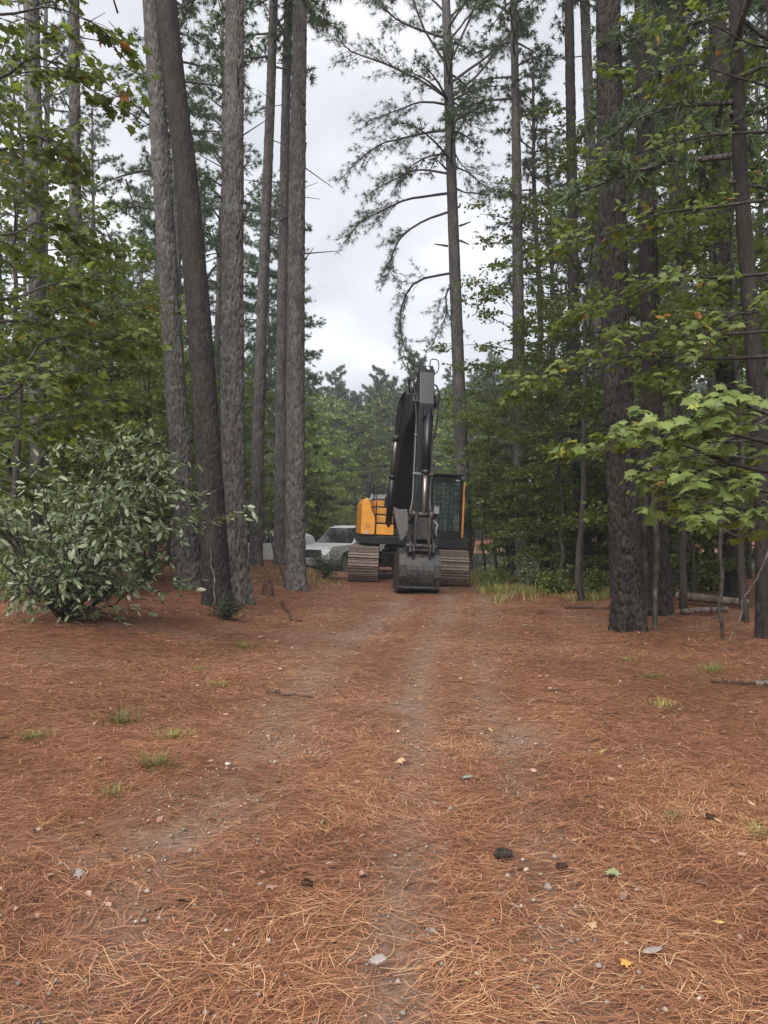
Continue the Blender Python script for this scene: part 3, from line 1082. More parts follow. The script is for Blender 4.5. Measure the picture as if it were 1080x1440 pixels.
for x, d in place(rg, 45, (420, 700), (88, 124), 1.7, lambda px, d, x: True):
    pine(x, d, int(rg.integers(4, 7)), 'distant pine in the hazy far wood beyond the excavator and pond', 'pines of the far wood across the clearing and pond', rg.uniform(0.74, 0.9), rg.random() * 6.28)
GP = 'undergrowth of the far wood'
for x, d in place(rg, 100, (-40, 1120), (84, 126), 1.5, lambda px, d, x: True):
    broad(x, d, int(rg.integers(6, 8)), 'low leafy undergrowth bush at the foot of the far wood', GP, rg.uniform(0.25, 0.4), rg.random() * 6.28, name='undergrowth_bush', cat='bush')
GP = 'trees past the clearing on the left'
for x, d in place(rg, 26, (-40, 440), (45, 76), 2.6, lambda px, d, x: True):
    broad(x, d, int(rg.integers(6, 8)), 'full leafy tree past the clearing behind the parked vehicles', GP, rg.uniform(0.55, 0.95), rg.random() * 6.28)
GP = 'broadleaf saplings in the wood on the left'
for x, d in place(rg, 48, (-80, 345), (15, 46), 1.4, lambda px, d, x: x < -4.6 and not (215 < px and d < 22)):
    broad(x, d, int(rg.choice([0, 1, 2, 3, 4, 4, 5])), left_lab(x, d, 'leafy understory tree'), GP, rg.uniform(0.75, 1.1), rg.random() * 6.28, (rg.normal(0, .04), rg.normal(0, .04)))
GP = 'broadleaf saplings in the wood on the right'
for x, d in place(rg, 23, (690, 1180), (13, 35), 1.7, lambda px, d, x: x > 4.3 + 0.02 * d):
    broad(x, d, int(rg.choice([0, 1, 2, 4, 4, 3, 5])), right_lab(x, d, 'leafy understory tree'), GP, rg.uniform(0.75, 1.1), rg.random() * 6.28, (rg.normal(0, .04), rg.normal(0, .04)))
GP = 'low pale saplings in the wood on the right'
for x, d in place(rg, 18, (700, 1130), (14.5, 33), 1.0, lambda px, d, x: x > 4.0):
    broad(x, d, 3, 'low pale sapling filling the gap between trunks near the pond', GP, rg.uniform(0.5, 0.85), rg.random() * 6.28, name='young_sapling')
for k, (px, d, v, s, lab) in enumerate((
        (682, 25.5, 4, 0.72, 'thin stemmed sapling with a full round crown just past the excavator track'),
        (700, 29.0, 0, 0.9, 'leafy tree on the near pond bank behind the thin stemmed sapling'),
        (662, 33.0, 4, 0.95, 'pale green tree on the pond bank directly behind the excavator cab'),
        (722, 24.5, 5, 0.95, 'tall leafy tree growing against the grey trunk by the pond bank'),
        (775, 22.0, 0, 0.85, 'forked dark stemmed tree leaning over the pond bank'),
        (783, 18.0, 1, 0.9, 'spreading small tree with dark leaves between the pond and the drive'),
        (960, 13.5, 2, 0.85, 'tall leafy tree behind the slim blackish trunk'),
        (820, 16.0, 5, 0.8, 'tall leafy tree behind the deep plated trunk'),
        (1050, 11.5, 0, 0.9, 'leafy tree growing behind the dark trunk at the wood edge'),
        (30, 12.5, 0, 1.0, 'leafy tree rising behind the crown of the silvery bush'),
        (170, 16.5, 4, 0.95, 'yellowish green tree between the silvery bush and the grey trunks'),
        (205, 19.0, 4, 0.8, 'bright yellow green sapling beside the tall grey trunk behind the silvery bush'),
        (125, 13.5, 3, 0.9, 'short pale sapling growing right behind the silvery bush'),
        (5, 16.0, 4, 1.1, 'tall pale leafy tree behind the dark leaved boughs'),
        (470, 52.0, 4, 0.95, 'pale leafy tree across the clearing behind the white pickup'),
        (520, 60.0, 0, 1.0, 'leafy tree across the clearing behind the orange engine cover'),
        (445, 46.0, 3, 1.1, 'bushy pale sapling right behind the white pickup'))):
    x = (px - CX) / FPX * d
    broad(x, d, v, lab, None, s, k * 1.7)


# ------------------------------------------------------------------ leafy shrubs with separate leaves


def leaf_mesh(name, outline, m, fold=0.12, curl=0.1, t=0.5):
    """flat leaf from half outline [(x along, y across)], folded on the midrib"""
    mid = [(x, 0) for x, y in outline]
    V, T = [], []
    n = len(outline)
    for s in (1, -1):
        for x, y in outline:
            V.append((x, s * y, -abs(y) * fold - curl * x * x))
    for x, y in outline:
        V.append((x, 0, -curl * x * x))
    for si in range(2):
        for k in range(n - 1):
            a, b = si * n + k, si * n + k + 1
            c, d = 2 * n + k, 2 * n + k + 1
            q = [c, d, b, a] if si == 0 else [c, a, b, d]
            T += [[q[0], q[1], q[2]], [q[0], q[2], q[3]]]
    return mesh_np(name, V, [np.array(T)], [m], False, np.full(len(V), t))


OVAL = [(0, 0.0), (0.15, 0.13), (0.4, 0.20), (0.7, 0.15), (1.0, 0.0)]
MAPLE = [(0, 0.02), (0.06, 0.22), (0.02, 0.42), (0.26, 0.34), (0.36, 0.62), (0.52, 0.30), (0.62, 0.34), (0.70, 0.16), (1.0, 0.0)]


def scatter_leaves(o, specs, meshes, outline, leafm, scale_rng, rng, maxobj=300, fold=0.12, curl=0.1):
    """specs: list of (pos, dir, normal, size, tint index); the largest in view become parts, the rest one stuff part"""
    base = np.array(o.location)
    specs.sort(key=lambda s: np.linalg.norm(np.array(s[0]) + base - [0, 0, EYE]) / s[3])
    mb = MB()
    for k, (p, d, n, sz, ti) in enumerate(specs):
        d = Vector(d).normalized()
        n = Vector(n)
        y = n.cross(d).normalized()
        z = d.cross(y)
        Mx = Matrix((d, y, z)).transposed()
        if k < maxobj:
            l = link('leaf', meshes[ti], o, p, Mx.to_euler(), sz)
        else:
            V = np.array([v.co[:] for v in meshes[ti].vertices]) * sz
            T = np.array([pl.vertices[:] for pl in meshes[ti].polygons])
            mb.add(V @ np.array(Mx).T + np.array(p), T, None, np.clip(meshes[ti]['t'] + rng.normal(0, 0.06), 0, 1))
    if mb.V:
        tag(link('foliage', mb.mesh('foliage', [leafm]), o), kind='stuff')


def leafset(name, outline, m, tints, fold=0.12, curl=0.1):
    out = []
    for t in tints:
        me = leaf_mesh(name, outline, m, fold, curl, t)
        me['t'] = t
        out.append(me)
    return out


SILV = leafset('silvery_leaf', OVAL, M['leaf_silver'], [0.15, 0.35, 0.5, 0.65, 0.8, 0.95], 0.35, 0.25)
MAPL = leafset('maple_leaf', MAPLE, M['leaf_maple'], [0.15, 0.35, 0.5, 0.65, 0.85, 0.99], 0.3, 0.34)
MAPD = leafset('dark_maple_leaf', MAPLE, M['leaf'], [0.2, 0.4, 0.55, 0.7, 0.9, 0.985], 0.3, 0.34)  # same lobed outline in the darker general broadleaf material


def silver_bush():
    rng = np.random.default_rng(300)
    base = Vector((-4.05, 9.8, float(gz(-4.05, 9.8)) - 0.02))
    o = thing('silvery_bush', 'big spreading bush of silvery green oval leaves beside the drive', 'bush', base)
    wood = MB()
    specs = []
    for k in range(36):
        a = rng.uniform(0, 6.28)
        ln = rng.uniform(1.0, 2.3) * (1.25 if math.cos(a) < 0 else 0.9)
        hh = rng.uniform(0.3, 1.9) if k > 8 else rng.uniform(1.7, 2.7)
        if k % 6 == 0:
            ln *= 1.4
        sx = rng.uniform(0.5, 1.0)
        s = np.linspace(0, 1, 9)
        out = ln * sx
        droop = rng.uniform(0.3, 1.0)
        p = np.stack([np.cos(a) * out * s * 1.15, np.sin(a) * out * s * 0.8, hh * (1.5 * s - 0.7 * droop * s * s)], -1)
        p[:, 2] = np.maximum(p[:, 2], 0.06)
        p[1:] += rng.normal(0, 0.04, (8, 3))
        wood.tube(p, np.linspace(0.016, 0.004, 9), 5, 0.4)
        for q in range(15):
            f = rng.uniform(0.2, 1.0) * 8
            i = int(min(f, 7))
            b = p[i] * (1 - (f - i)) + p[i + 1] * (f - i)
            ta = rng.random() * 6.28
            tl = rng.uniform(0.25, 0.6)
            e = b + np.array([np.cos(ta) * tl, np.sin(ta) * tl, rng.uniform(-0.2, 0.22)])
            if e[2] < 0.05:
                e[2] = 0.05
            wood.tube(np.array([b, (b + e) / 2, e]), [0.005, 0.004, 0.002], 3, 0.4, cap=False)
            for r in np.linspace(0.15, 1, 9):
                pp = b * (1 - r) + e * r + rng.normal(0, 0.02, 3)
                dv = np.array([np.cos(ta), np.sin(ta), 0]) + rng.normal(0, 0.7, 3) + [0, 0, -0.25]
                specs.append((pp, dv, rng.normal(0, 0.6, 3) + [0, -0.3, 1], rng.uniform(0.05, 0.14), int(rng.choice(6, p=[.12, .22, .24, .2, .15, .07]))))
    link('stems', wood.mesh('stems', [M['bark_thin']]), o)
    scatter_leaves(o, specs, SILV, OVAL, M['leaf_silver'], None, rng)


silver_bush()


def spray_tree(name, label, trunk_pts, r0, branches, meshes, leafm, seed, size=(0.10, 0.17), step=0.075, group=None, twig=(0.25, 0.6), bm='bark_thin', gap=0.15):
    """near broadleaf tree with real lobed leaves; branches: lists of world points"""
    rng = np.random.default_rng(seed)
    base = Vector(trunk_pts[0])
    base.z = float(gz(base.x, base.y)) - 0.02
    o = thing(name, label, 'tree', base, group=group)
    B = np.array(base)
    wood = MB()
    tp = smooth_path([np.array(p) - B for p in [tuple(base)] + [tuple(q) for q in trunk_pts[1:]]], 16)
    tp[0, 2] -= 0.2
    wood.tube(tp, np.linspace(r0, r0 * 0.35, 16), 9, 0.4)
    link('trunk', wood.mesh('near_trunk', [M[bm]], True), o)
    wood = MB()
    specs = []
    for br in branches:
        p = smooth_path([np.array(q) - B for q in br], 14)
        L_ = np.linalg.norm(np.diff(p, axis=0), axis=1).sum()
        wood.tube(p, np.linspace(0.008 + 0.006 * L_, 0.003, 14), 5, 0.3)
        nt_ = int(L_ / gap)
        for q in range(nt_):
            f = (0.18 + 0.82 * (q + rng.random()) / nt_) * 13
            i = int(min(f, 12))
            b = p[i] * (1 - (f - i)) + p[i + 1] * (f - i)
            tan = p[i + 1] - p[i]
            ta = math.atan2(tan[1], tan[0]) + rng.choice([-1, 1]) * rng.uniform(0.4, 1.3)
            tl = rng.uniform(*twig)
            e = b + np.array([np.cos(ta) * tl, np.sin(ta) * tl, rng.uniform(-0.16, 0.12)])
            wood.tube(np.array([b, (b + e) / 2 + [0, 0, 0.015], e]), [0.005, 0.0035, 0.002], 3, 0.3, cap=False)
            for r in np.arange(0.25, 1.01, step / tl):
                sgn = rng.choice([-1, 1])
                aa = ta + sgn * rng.uniform(0.2, 1.2)
                pp = b * (1 - r) + e * r
                dv = np.array([np.cos(aa), np.sin(aa), rng.uniform(-0.55, 0.05)])
                pp = pp + dv * 0.05
                specs.append((pp, dv, rng.normal(0, 0.42, 3) + [0, -0.15, 1], rng.uniform(*size), int(rng.choice(6, p=[.12, .22, .27, .24, .14, .01]))))
    tag(link('branches', wood.mesh('near_branches', [M[bm]]), o), kind='stuff')
    scatter_leaves(o, specs, meshes, MAPLE, leafm, None, rng)
    return o


def W(px, py, d):
    return tuple(at(px, py, d))


# maple at the right, its trunk out of frame
spray_tree('maple_tree', 'bright green maple sprays reaching in front of the deep plated trunk', [(4.55, 6.7, 0), (4.5, 6.7, 2.0), (4.4, 6.8, 5.0)], 0.06,
           [[(4.5, 6.7, 1.9), W(1060, 660, 6.6), W(960, 625, 6.7), W(880, 612, 6.8), W(852, 640, 6.9)],
            [(4.5, 6.7, 2.0), W(1050, 615, 6.4), W(970, 600, 6.3), W(900, 590, 6.3)],
            [(4.5, 6.7, 1.7), W(1070, 690, 6.5), W(1010, 668, 6.3), W(950, 668, 6.2)],
            [(4.5, 6.7, 2.2), W(1075, 580, 6.3), W(1040, 560, 6.2), W(1010, 575, 6.1)],
            [(4.5, 6.7, 1.5), W(1080, 730, 6.4), W(1040, 715, 6.2), W(1000, 720, 6.1)]],
           MAPL, M['leaf_maple'], 401, (0.075, 0.14), 0.055, gap=0.12)
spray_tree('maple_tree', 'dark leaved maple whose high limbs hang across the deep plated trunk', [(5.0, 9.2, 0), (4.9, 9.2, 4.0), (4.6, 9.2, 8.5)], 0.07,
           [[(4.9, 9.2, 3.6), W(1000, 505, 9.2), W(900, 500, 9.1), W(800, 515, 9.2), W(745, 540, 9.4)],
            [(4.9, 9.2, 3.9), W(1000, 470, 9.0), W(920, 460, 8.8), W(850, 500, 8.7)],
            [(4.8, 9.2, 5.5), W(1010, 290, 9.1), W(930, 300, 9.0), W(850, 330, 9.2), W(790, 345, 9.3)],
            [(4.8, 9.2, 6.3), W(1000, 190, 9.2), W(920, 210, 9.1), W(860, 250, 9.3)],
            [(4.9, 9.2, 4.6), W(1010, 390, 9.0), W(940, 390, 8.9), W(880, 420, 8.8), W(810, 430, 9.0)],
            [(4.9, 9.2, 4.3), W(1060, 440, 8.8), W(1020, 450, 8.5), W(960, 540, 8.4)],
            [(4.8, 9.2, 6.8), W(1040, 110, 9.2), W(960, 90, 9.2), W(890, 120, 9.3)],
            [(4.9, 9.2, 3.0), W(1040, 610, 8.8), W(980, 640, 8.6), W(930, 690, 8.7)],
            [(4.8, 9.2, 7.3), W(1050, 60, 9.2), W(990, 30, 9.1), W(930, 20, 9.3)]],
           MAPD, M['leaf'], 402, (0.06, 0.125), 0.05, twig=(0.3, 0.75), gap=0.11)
spray_tree('maple_tree', 'dark leaved broadleaf tree hanging its boughs over the silvery bush', [(-4.7, 7.4, 0), (-4.6, 7.4, 3.5), (-4.3, 7.5, 7.5)], 0.07,
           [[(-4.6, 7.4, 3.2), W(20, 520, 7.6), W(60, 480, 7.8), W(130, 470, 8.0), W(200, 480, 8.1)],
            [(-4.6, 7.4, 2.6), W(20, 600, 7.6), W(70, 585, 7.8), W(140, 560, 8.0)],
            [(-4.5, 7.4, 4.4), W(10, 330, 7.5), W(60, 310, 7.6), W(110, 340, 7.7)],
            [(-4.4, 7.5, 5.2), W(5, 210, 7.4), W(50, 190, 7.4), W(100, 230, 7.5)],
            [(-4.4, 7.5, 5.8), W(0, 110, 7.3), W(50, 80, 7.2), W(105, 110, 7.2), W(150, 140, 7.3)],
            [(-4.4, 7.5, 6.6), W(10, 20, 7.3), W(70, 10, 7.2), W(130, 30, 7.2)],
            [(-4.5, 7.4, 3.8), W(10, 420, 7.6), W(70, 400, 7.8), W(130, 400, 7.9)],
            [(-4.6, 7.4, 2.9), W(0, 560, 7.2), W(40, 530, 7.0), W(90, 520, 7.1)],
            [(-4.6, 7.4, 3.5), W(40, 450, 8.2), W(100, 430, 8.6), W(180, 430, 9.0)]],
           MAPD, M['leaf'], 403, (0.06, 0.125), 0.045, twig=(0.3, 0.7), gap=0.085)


def shrub(name, label, x, y, h, w, leafm, seed, n=900, size=(0.04, 0.07), aspect=0.5, group=None, stems=9, cat='shrub', tm=0.5):
    rng = np.random.default_rng(seed)
    o = thing(name, label, cat, (x, y, float(gz(x, y)) - 0.015), group=group)
    wood, lf = MB(), MB()
    for k in range(stems):
        a = rng.random() * 6.28
        s = np.linspace(0, 1, 6)
        out = rng.uniform(0.2, 1.0) * w
        hh = h * rng.uniform(0.5, 1.0) * (1.15 - 0.5 * out / w)
        p = np.stack([np.cos(a) * out * s ** 1.3, np.sin(a) * out * s ** 1.3, hh * (1.3 * s - 0.3 * s * s)], -1)
        p[1:] += rng.normal(0, 0.02, (5, 3)) * w
        wood.tube(p, np.linspace(0.008, 0.003, 6), 4, 0.4)
        m = n // stems
        f = rng.uniform(0.25, 1, m)
        pos = np.stack([np.interp(f, s, p[:, c]) for c in range(3)], -1) + rng.normal(0, 0.13 * w, (m, 3))
        pos[:, 2] = np.maximum(pos[:, 2], 0.02)
        leaves(lf, pos, np.array([0, 0, 1.0]) + rng.normal(0, 0.5, (m, 3)), rng, size, aspect, tm, 0.2)
    link('stems', wood.mesh('stems', [M['bark_thin']]), o)
    tag(link('foliage', lf.mesh('foliage', [leafm]), o), kind='stuff')
    return o


def gshrub(px, py, *a, **k):
    p = ground_hit(px, py)
    return p


p = ground_hit(318, 872)
shrub('evergreen_shrub', 'small dark low evergreen shrub at the foot of the blackish leaning trunk', p.x, p.y, 0.45, 0.38, M['leaf_dark'], 501, 1800, (0.03, 0.055), 0.35)
p = ground_hit(457, 815)
shrub('evergreen_shrub', 'young dark shrub on a thin stem in front of the white pickup', p.x, p.y, 0.95, 0.72, M['leaf_dark'], 502, 3400, (0.04, 0.07), 0.45)
for k, (px, py, h, w, lab) in enumerate((
        (742, 828, 0.95, 0.6, 'pale leaved shrub climbing round the grey trunk by the pond bank'),
        (700, 822, 0.5, 0.5, 'low pale shrub beside the excavator track at the drive edge'),
        (775, 835, 0.6, 0.8, 'broad mound of light green leaves at the end of the drive'),
        (835, 835, 0.55, 0.6, 'low leafy shrub around the dark leaning trunk'),
        (870, 830, 0.7, 0.5, 'leafy shrub behind the deep plated trunk'))):
    p = ground_hit(px, py)
    shrub('leafy_shrub', lab, p.x, p.y, h, w, M['leaf_pale'] if k != 0 else M['leaf_silver'], 510 + k, 1300, (0.05, 0.10), 0.55)
for k, (px, py, h, w) in enumerate(((960, 838, 0.55, 0.7), (995, 832, 0.6, 0.7), (925, 842, 0.9, 0.3))):
    p = ground_hit(px, py)
    shrub('green_seedlings', ('bright green seedlings behind the upper fallen log', 'bright green seedlings behind the thick end of the log', 'yellow green sprout beside the slim blackish trunk')[k],
          p.x, p.y, h, w, M['leaf_maple'], 530 + k, 500, (0.08, 0.13), 0.7, cat='seedling')
for k, (x, d, h, w) in enumerate(((-6.4, 13.5, 0.9, 0.8), (-5.2, 14.2, 0.6, 0.6), (-7.6, 12.6, 1.1, 0.9), (-6.9, 16.5, 1.0, 0.9), (-5.6, 18.0, 0.8, 0.8), (-8.8, 15.5, 1.0, 1.0))):
    shrub('understory_shrub', 'low green shrub on the wood floor behind the silvery bush', x, d, h, w, M['leaf_pale'], 590 + k, 1100, (0.06, 0.11), 0.6, 'low shrubs behind the silvery bush', 10)
for k in range(16):
    px, py = (690 + 11.5 * k + 6 * math.sin(k * 5.1), 818 + 10 * math.sin(k * 2.3) + 4 * math.cos(k * 7.7))
    p = ground_hit(px, py)
    shrub('ground_plant', 'low fresh green plant in the verge between the drive and the pond', p.x, p.y, 0.28 + 0.12 * math.sin(k * 3.3), 0.36, M['leaf_pale'], 560 + k, 420, (0.05, 0.10), 0.5,
          'low green plants on the pond verge', 7, 'plant', 0.55)


# ------------------------------------------------------------------ hard-surface helpers


def bm_box(bm, x0, x1, y0, y1, z0, z1, M4=None):
    vs = [bm.verts.new(Vector((x, y, z)) if M4 is None else M4 @ Vector((x, y, z))) for x in (x0, x1) for y in (y0, y1) for z in (z0, z1)]
    for f in ((0, 1, 3, 2), (4, 6, 7, 5), (0, 4, 5, 1), (2, 3, 7, 6), (0, 2, 6, 4), (1, 5, 7, 3)):
        bm.faces.new([vs[i] for i in f])
    return bm


def bm_prism(bm, poly, a0, a1, axis='x', M4=None):
    """poly extruded along axis; axis x: poly=(y,z); axis y: poly=(x,z)"""
    def pt(a, u, v):
        q = Vector((a, u, v)) if axis == 'x' else (Vector((u, a, v)) if axis == 'y' else Vector((u, v, a)))
        return q if M4 is None else M4 @ q
    A = [bm.verts.new(pt(a0, *p)) for p in poly]
    B = [bm.verts.new(pt(a1, *p)) for p in poly]
    bm.faces.new(A)
    bm.faces.new(B[::-1])
    n = len(poly)
    for k in range(n):
        bm.faces.new([A[k], B[k], B[(k + 1) % n], A[(k + 1) % n]])
    return bm


def bm_tube(bm, pts, r, n=8, M4=None, cap=True):
    pts = [Vector(p) for p in pts]
    rings = []
    m = len(pts)
    rr = r if isinstance(r, (list, tuple)) else [r] * m
    for k, p in enumerate(pts):
        d = (pts[min(k + 1, m - 1)] - pts[max(k - 1, 0)]).normalized()
        ref = Vector((0, 0, 1)) if abs(d.z) < 0.9 else Vector((1, 0, 0))
        a = d.cross(ref).normalized()
        b = d.cross(a)
        ring = []
        for q in range(n):
            t = 2 * math.pi * q / n
            v = p + rr[k] * (a * math.cos(t) + b * math.sin(t))
            ring.append(bm.verts.new(v if M4 is None else M4 @ v))
        rings.append(ring)
    for k in range(m - 1):
        for q in range(n):
            f = bm.faces.new([rings[k][q], rings[k][(q + 1) % n], rings[k + 1][(q + 1) % n], rings[k + 1][q]])
            f.smooth = True
    if cap:
        bm.faces.new(rings[0][::-1])
        bm.faces.new(rings[-1])
    return bm


def fin(name, bm, m, parent=None, bev=0.0, loc=None, rot=None, scale=None, M4=None):
    bmesh.ops.recalc_face_normals(bm, faces=bm.faces[:])
    if bev > 0:
        es = [e for e in bm.edges if len(e.link_faces) == 2 and e.calc_face_angle(0) > 0.5 and not (e.link_faces[0].smooth and e.link_faces[1].smooth)]
        bmesh.ops.bevel(bm, geom=es, offset=bev, segments=2, profile=0.5, affect='EDGES', clamp_overlap=True)
    if M4 is not None:
        bm.transform(M4)
    me = bpy.data.meshes.new(name)
    bm.to_mesh(me)
    bm.free()
    me.materials.append(m)
    return link(name, me, parent, loc, rot, scale)


M['black'] = plain('black_machine_paint', (0.005, 0.008, 0.012), 0.36, 0, 0.25, (0.022, 0.02, 0.018), 4)
M['black_worn'] = plain('worn_black_steel', (0.012, 0.013, 0.015), 0.4, 0.2, 0.85, (0.10, 0.08, 0.06), 6)
M['orange'] = plain('orange_machine_paint', (0.68, 0.285, 0.035), 0.38, 0, 0.4, (0.22, 0.11, 0.05), 4)
M['steel'] = plain('rusty_track_steel', (0.17, 0.13, 0.105), 0.55, 0.25, 0.85, (0.07, 0.048, 0.036), 9)
M['greymetal'] = plain('grey_metal', (0.17, 0.17, 0.175), 0.5, 0.3, 0.5, (0.1, 0.08, 0.06), 5)
M['thumb'] = plain('scuffed_thumb_steel', (0.10, 0.098, 0.095), 0.55, 0.2, 0.8, (0.05, 0.035, 0.028), 9)
M['chrome'] = plain('cylinder_rod', (0.30, 0.24, 0.22), 0.3, 0.7)
M['rubber'] = plain('black_rubber', (0.012, 0.012, 0.013), 0.7)
M['white'] = plain('white_car_paint', (0.36, 0.37, 0.375), 0.3, 0, 0.3, (0.4, 0.36, 0.3), 2)
M['tyre'] = plain('tyre_rubber', (0.02, 0.02, 0.021), 0.85, 0, 0.4, (0.1, 0.08, 0.06), 6)
M['glass'] = glass_mat('tinted_glass', (0.35, 0.5, 0.47))
M['carglass'] = plain('dark_car_glass', (0.012, 0.014, 0.015), 0.06, spec=0.8)
M['emblem'] = plain('emblem_grey', (0.30, 0.12, 0.03), 0.5)
M['lamp'] = plain('lamp_lens', (0.7, 0.72, 0.74), 0.1, spec=0.8)
M['red'] = plain('red_lens', (0.35, 0.02, 0.02), 0.2)


# ------------------------------------------------------------------ excavator
def excavator():
    px_, py_ = 0.62, 22.5
    root = thing('excavator', 'orange and black tracked excavator with raised boom and lowered bucket on the drive', 'excavator',
                 (px_, py_, float(gz(px_, py_)) - 0.01), (0, math.radians(2.7), 0))
    U = Matrix.Rotation(math.radians(5.7), 4, 'Z')
    NB = bmesh.new

    # --- tracks
    shoe = NB()
    bm_box(shoe, -0.4, 0.4, -0.098, 0.098, 0.0, 0.028)
    for yy in (-0.085, 0.0, 0.085):
        bm_prism(shoe, [(yy - 0.012, 0.026), (yy + 0.012, 0.026), (yy + 0.008, 0.058), (yy - 0.008, 0.058)], -0.4, 0.4)
    bmesh.ops.recalc_face_normals(shoe, faces=shoe.faces[:])
    sm = bpy.data.meshes.new('track_shoe')
    shoe.to_mesh(sm)
    shoe.free()
    sm.materials.append(M['steel'])
    ra, yc, zc_ = 0.41, 1.80, 0.475
    per = 4 * yc + 2 * math.pi * ra
    ns = 49
    for sx in (-1, 1):
        x = sx * 1.195
        bm = NB()
        poly = []
        for k in range(13):
            t = math.pi / 2 + math.pi * k / 12
            poly.append((-yc + (ra - 0.03) * math.cos(t), zc_ + (ra - 0.03) * math.sin(t)))
        for k in range(13):
            t = -math.pi / 2 + math.pi * k / 12
            poly.append((yc + (ra - 0.03) * math.cos(t), zc_ + (ra - 0.03) * math.sin(t)))
        bm_prism(bm, poly, x - 0.11, x + 0.11)
        tr = fin('track', bm, M['steel'], root)
        for k in range(ns):
            s = per * k / ns
            if s < 2 * yc:                      # top, going forward (-y)
                y, z, a = yc - s, zc_ + ra, 0.0
            elif s < 2 * yc + math.pi * ra:
                t = (s - 2 * yc) / ra
                y, z, a = -yc - ra * math.sin(t), zc_ + ra * math.cos(t), t
            elif s < 4 * yc + math.pi * ra:
                y, z, a = -yc + (s - 2 * yc - math.pi * ra), zc_ - ra, math.pi
            else:
                t = (s - 4 * yc - math.pi * ra) / ra
                y, z, a = yc + ra * math.sin(t), zc_ - ra * math.cos(t), math.pi + t
            link('track_shoe', sm, tr, (x, y, z), (a, 0, 0))
        bm = NB()
        bm_box(bm, x - 0.2, x + 0.2, -1.5, 1.5, 0.3, 0.66)
        fin('track_frame', bm, M['black_worn'], tr, 0.03)
        for k in range(7):
            bm = NB()
            yy = -1.3 + k * 0.43
            bm_tube(bm, [(x - 0.24, yy, 0.2), (x + 0.24, yy, 0.2)], 0.1, 12)
            fin('roller', bm, M['black_worn'], tr)
        for yy, nm in ((-yc, 'idler_wheel'), (yc, 'drive_sprocket')):
            bm = NB()
            bm_tube(bm, [(x - 0.26, yy, zc_), (x + 0.26, yy, zc_)], 0.30, 20)
            fin(nm, bm, M['black_worn'], tr, 0.02)
    bm = NB()
    bm_box(bm, -0.72, 0.72, -0.85, 0.85, 0.42, 0.82)
    for sx in (-1, 1):
        for sy in (-1, 1):
            bm_prism(bm, [(sx * 0.5, sy * 0.5), (sx * 1.0, sy * 1.05), (sx * 1.0, sy * 1.4), (sx * 0.35, sy * 0.84)], 0.38, 0.74, 'z')
    fin('undercarriage_frame', bm, M['black_worn'], root, 0.02)
    bm = NB()
    bm_tube(bm, [(0, 0, 0.82), (0, 0, 1.04)], 0.62, 28)
    fin('swing_bearing', bm, M['steel'], root)
    # hose/bolt shape visible at the centre of the undercarriage
    bm = NB()
    bm_tube(bm, [(-0.55, -0.9, 0.95), (-0.62, -1.0, 0.93)], 0.06, 10)
    fin('grease_fitting', bm, M['greymetal'], root)

    def part(name, bm, m, bev=0.012, parent=root):
        return fin(name, bm, m, parent, bev, M4=U)

    # --- platform, counterweight, engine cover
    bm = NB()
    bm_box(bm, -1.40, 1.36, -1.28, 1.9, 1.02, 1.24)
    bm_box(bm, 0.48, 1.34, -1.46, -1.0, 0.98, 1.25)
    part('platform', bm, M['black'])
    bm = NB()
    cw = []
    for k in range(17):
        t = math.pi * k / 16
        cw.append((1.42 * math.cos(t), 1.75 + 0.95 * math.sin(t) ** 0.6))
    cw = [(1.42, 1.72)] + cw + [(-1.42, 1.72)]
    bm_prism(bm, cw, 1.06, 2.1, 'z')
    part('counterweight', bm, M['black'], 0.05)
    bm = NB()
    bm_box(bm, -1.36, 1.33, 0.75, 1.8, 1.24, 2.28)
    bm_prism(bm, [(0.6, 2.26), (1.75, 2.26), (1.6, 2.46), (0.75, 2.46)], -1.1, 0.35)
    part('engine_cover', bm, M['greymetal'], 0.03)
    # orange storage box wing at image left: front outline extruded backwards
    bm = NB()
    wing = [(-1.46, 1.26), (-1.46, 1.95), (-1.45, 2.10), (-1.40, 2.22), (-1.33, 2.27), (-1.26, 2.24), (-1.22, 2.10), (-1.17, 1.92), (-1.09, 1.76), (-1.07, 1.62), (-1.07, 1.26)]
    bm_prism(bm, wing, -1.36, 0.75, 'y')
    w = part('storage_box', bm, M['orange'], 0.035)
    bm = NB()
    bm_box(bm, -1.30, -1.23, -1.368, -1.355, 1.49, 1.505)
    bm_box(bm, -1.315, -1.295, -1.368, -1.355, 1.45, 1.56)
    bm_box(bm, -1.235, -1.215, -1.368, -1.355, 1.45, 1.56)
    part('emblem', bm, M['emblem'], 0.003, w)
    bm = NB()
    bm_box(bm, -1.33, -1.25, -1.372, -1.360, 1.275, 1.36)
    part('sticker', bm, M['white'], 0.002, w)
    # stepped orange panels between box and boom
    for k, (y, z0, z1) in enumerate(((-1.28, 1.27, 1.56), (-1.08, 1.60, 1.80), (-0.80, 1.84, 2.02), (-0.45, 2.06, 2.24))):
        bm = NB()
        bm_box(bm, -1.062, -0.55, y, 0.74, z0, z1)
        part('step_panel', bm, M['orange'], 0.018)
        bm = NB()
        bm_box(bm, -1.055, -0.56, y + 0.05, 0.73, z1 - 0.01, z1 + 0.05)
        part('step_tread', bm, M['black'], 0.0)
    # mirror mast and handrails at the storage box
    bm = NB()
    bm_tube(bm, [(-1.27, -1.1, 2.2), (-1.27, -1.1, 3.12)], 0.022)
    bm_tube(bm, [(-1.25, -1.1, 2.98), (-1.08, -1.05, 2.3)], 0.01, 6)
    part('mast', bm, M['black'], 0)
    bm = NB()
    bm_box(bm, -1.36, -1.22, -1.17, -1.12, 2.3, 2.75)
    part('mirror', bm, M['black'], 0.015)
    bm = NB()
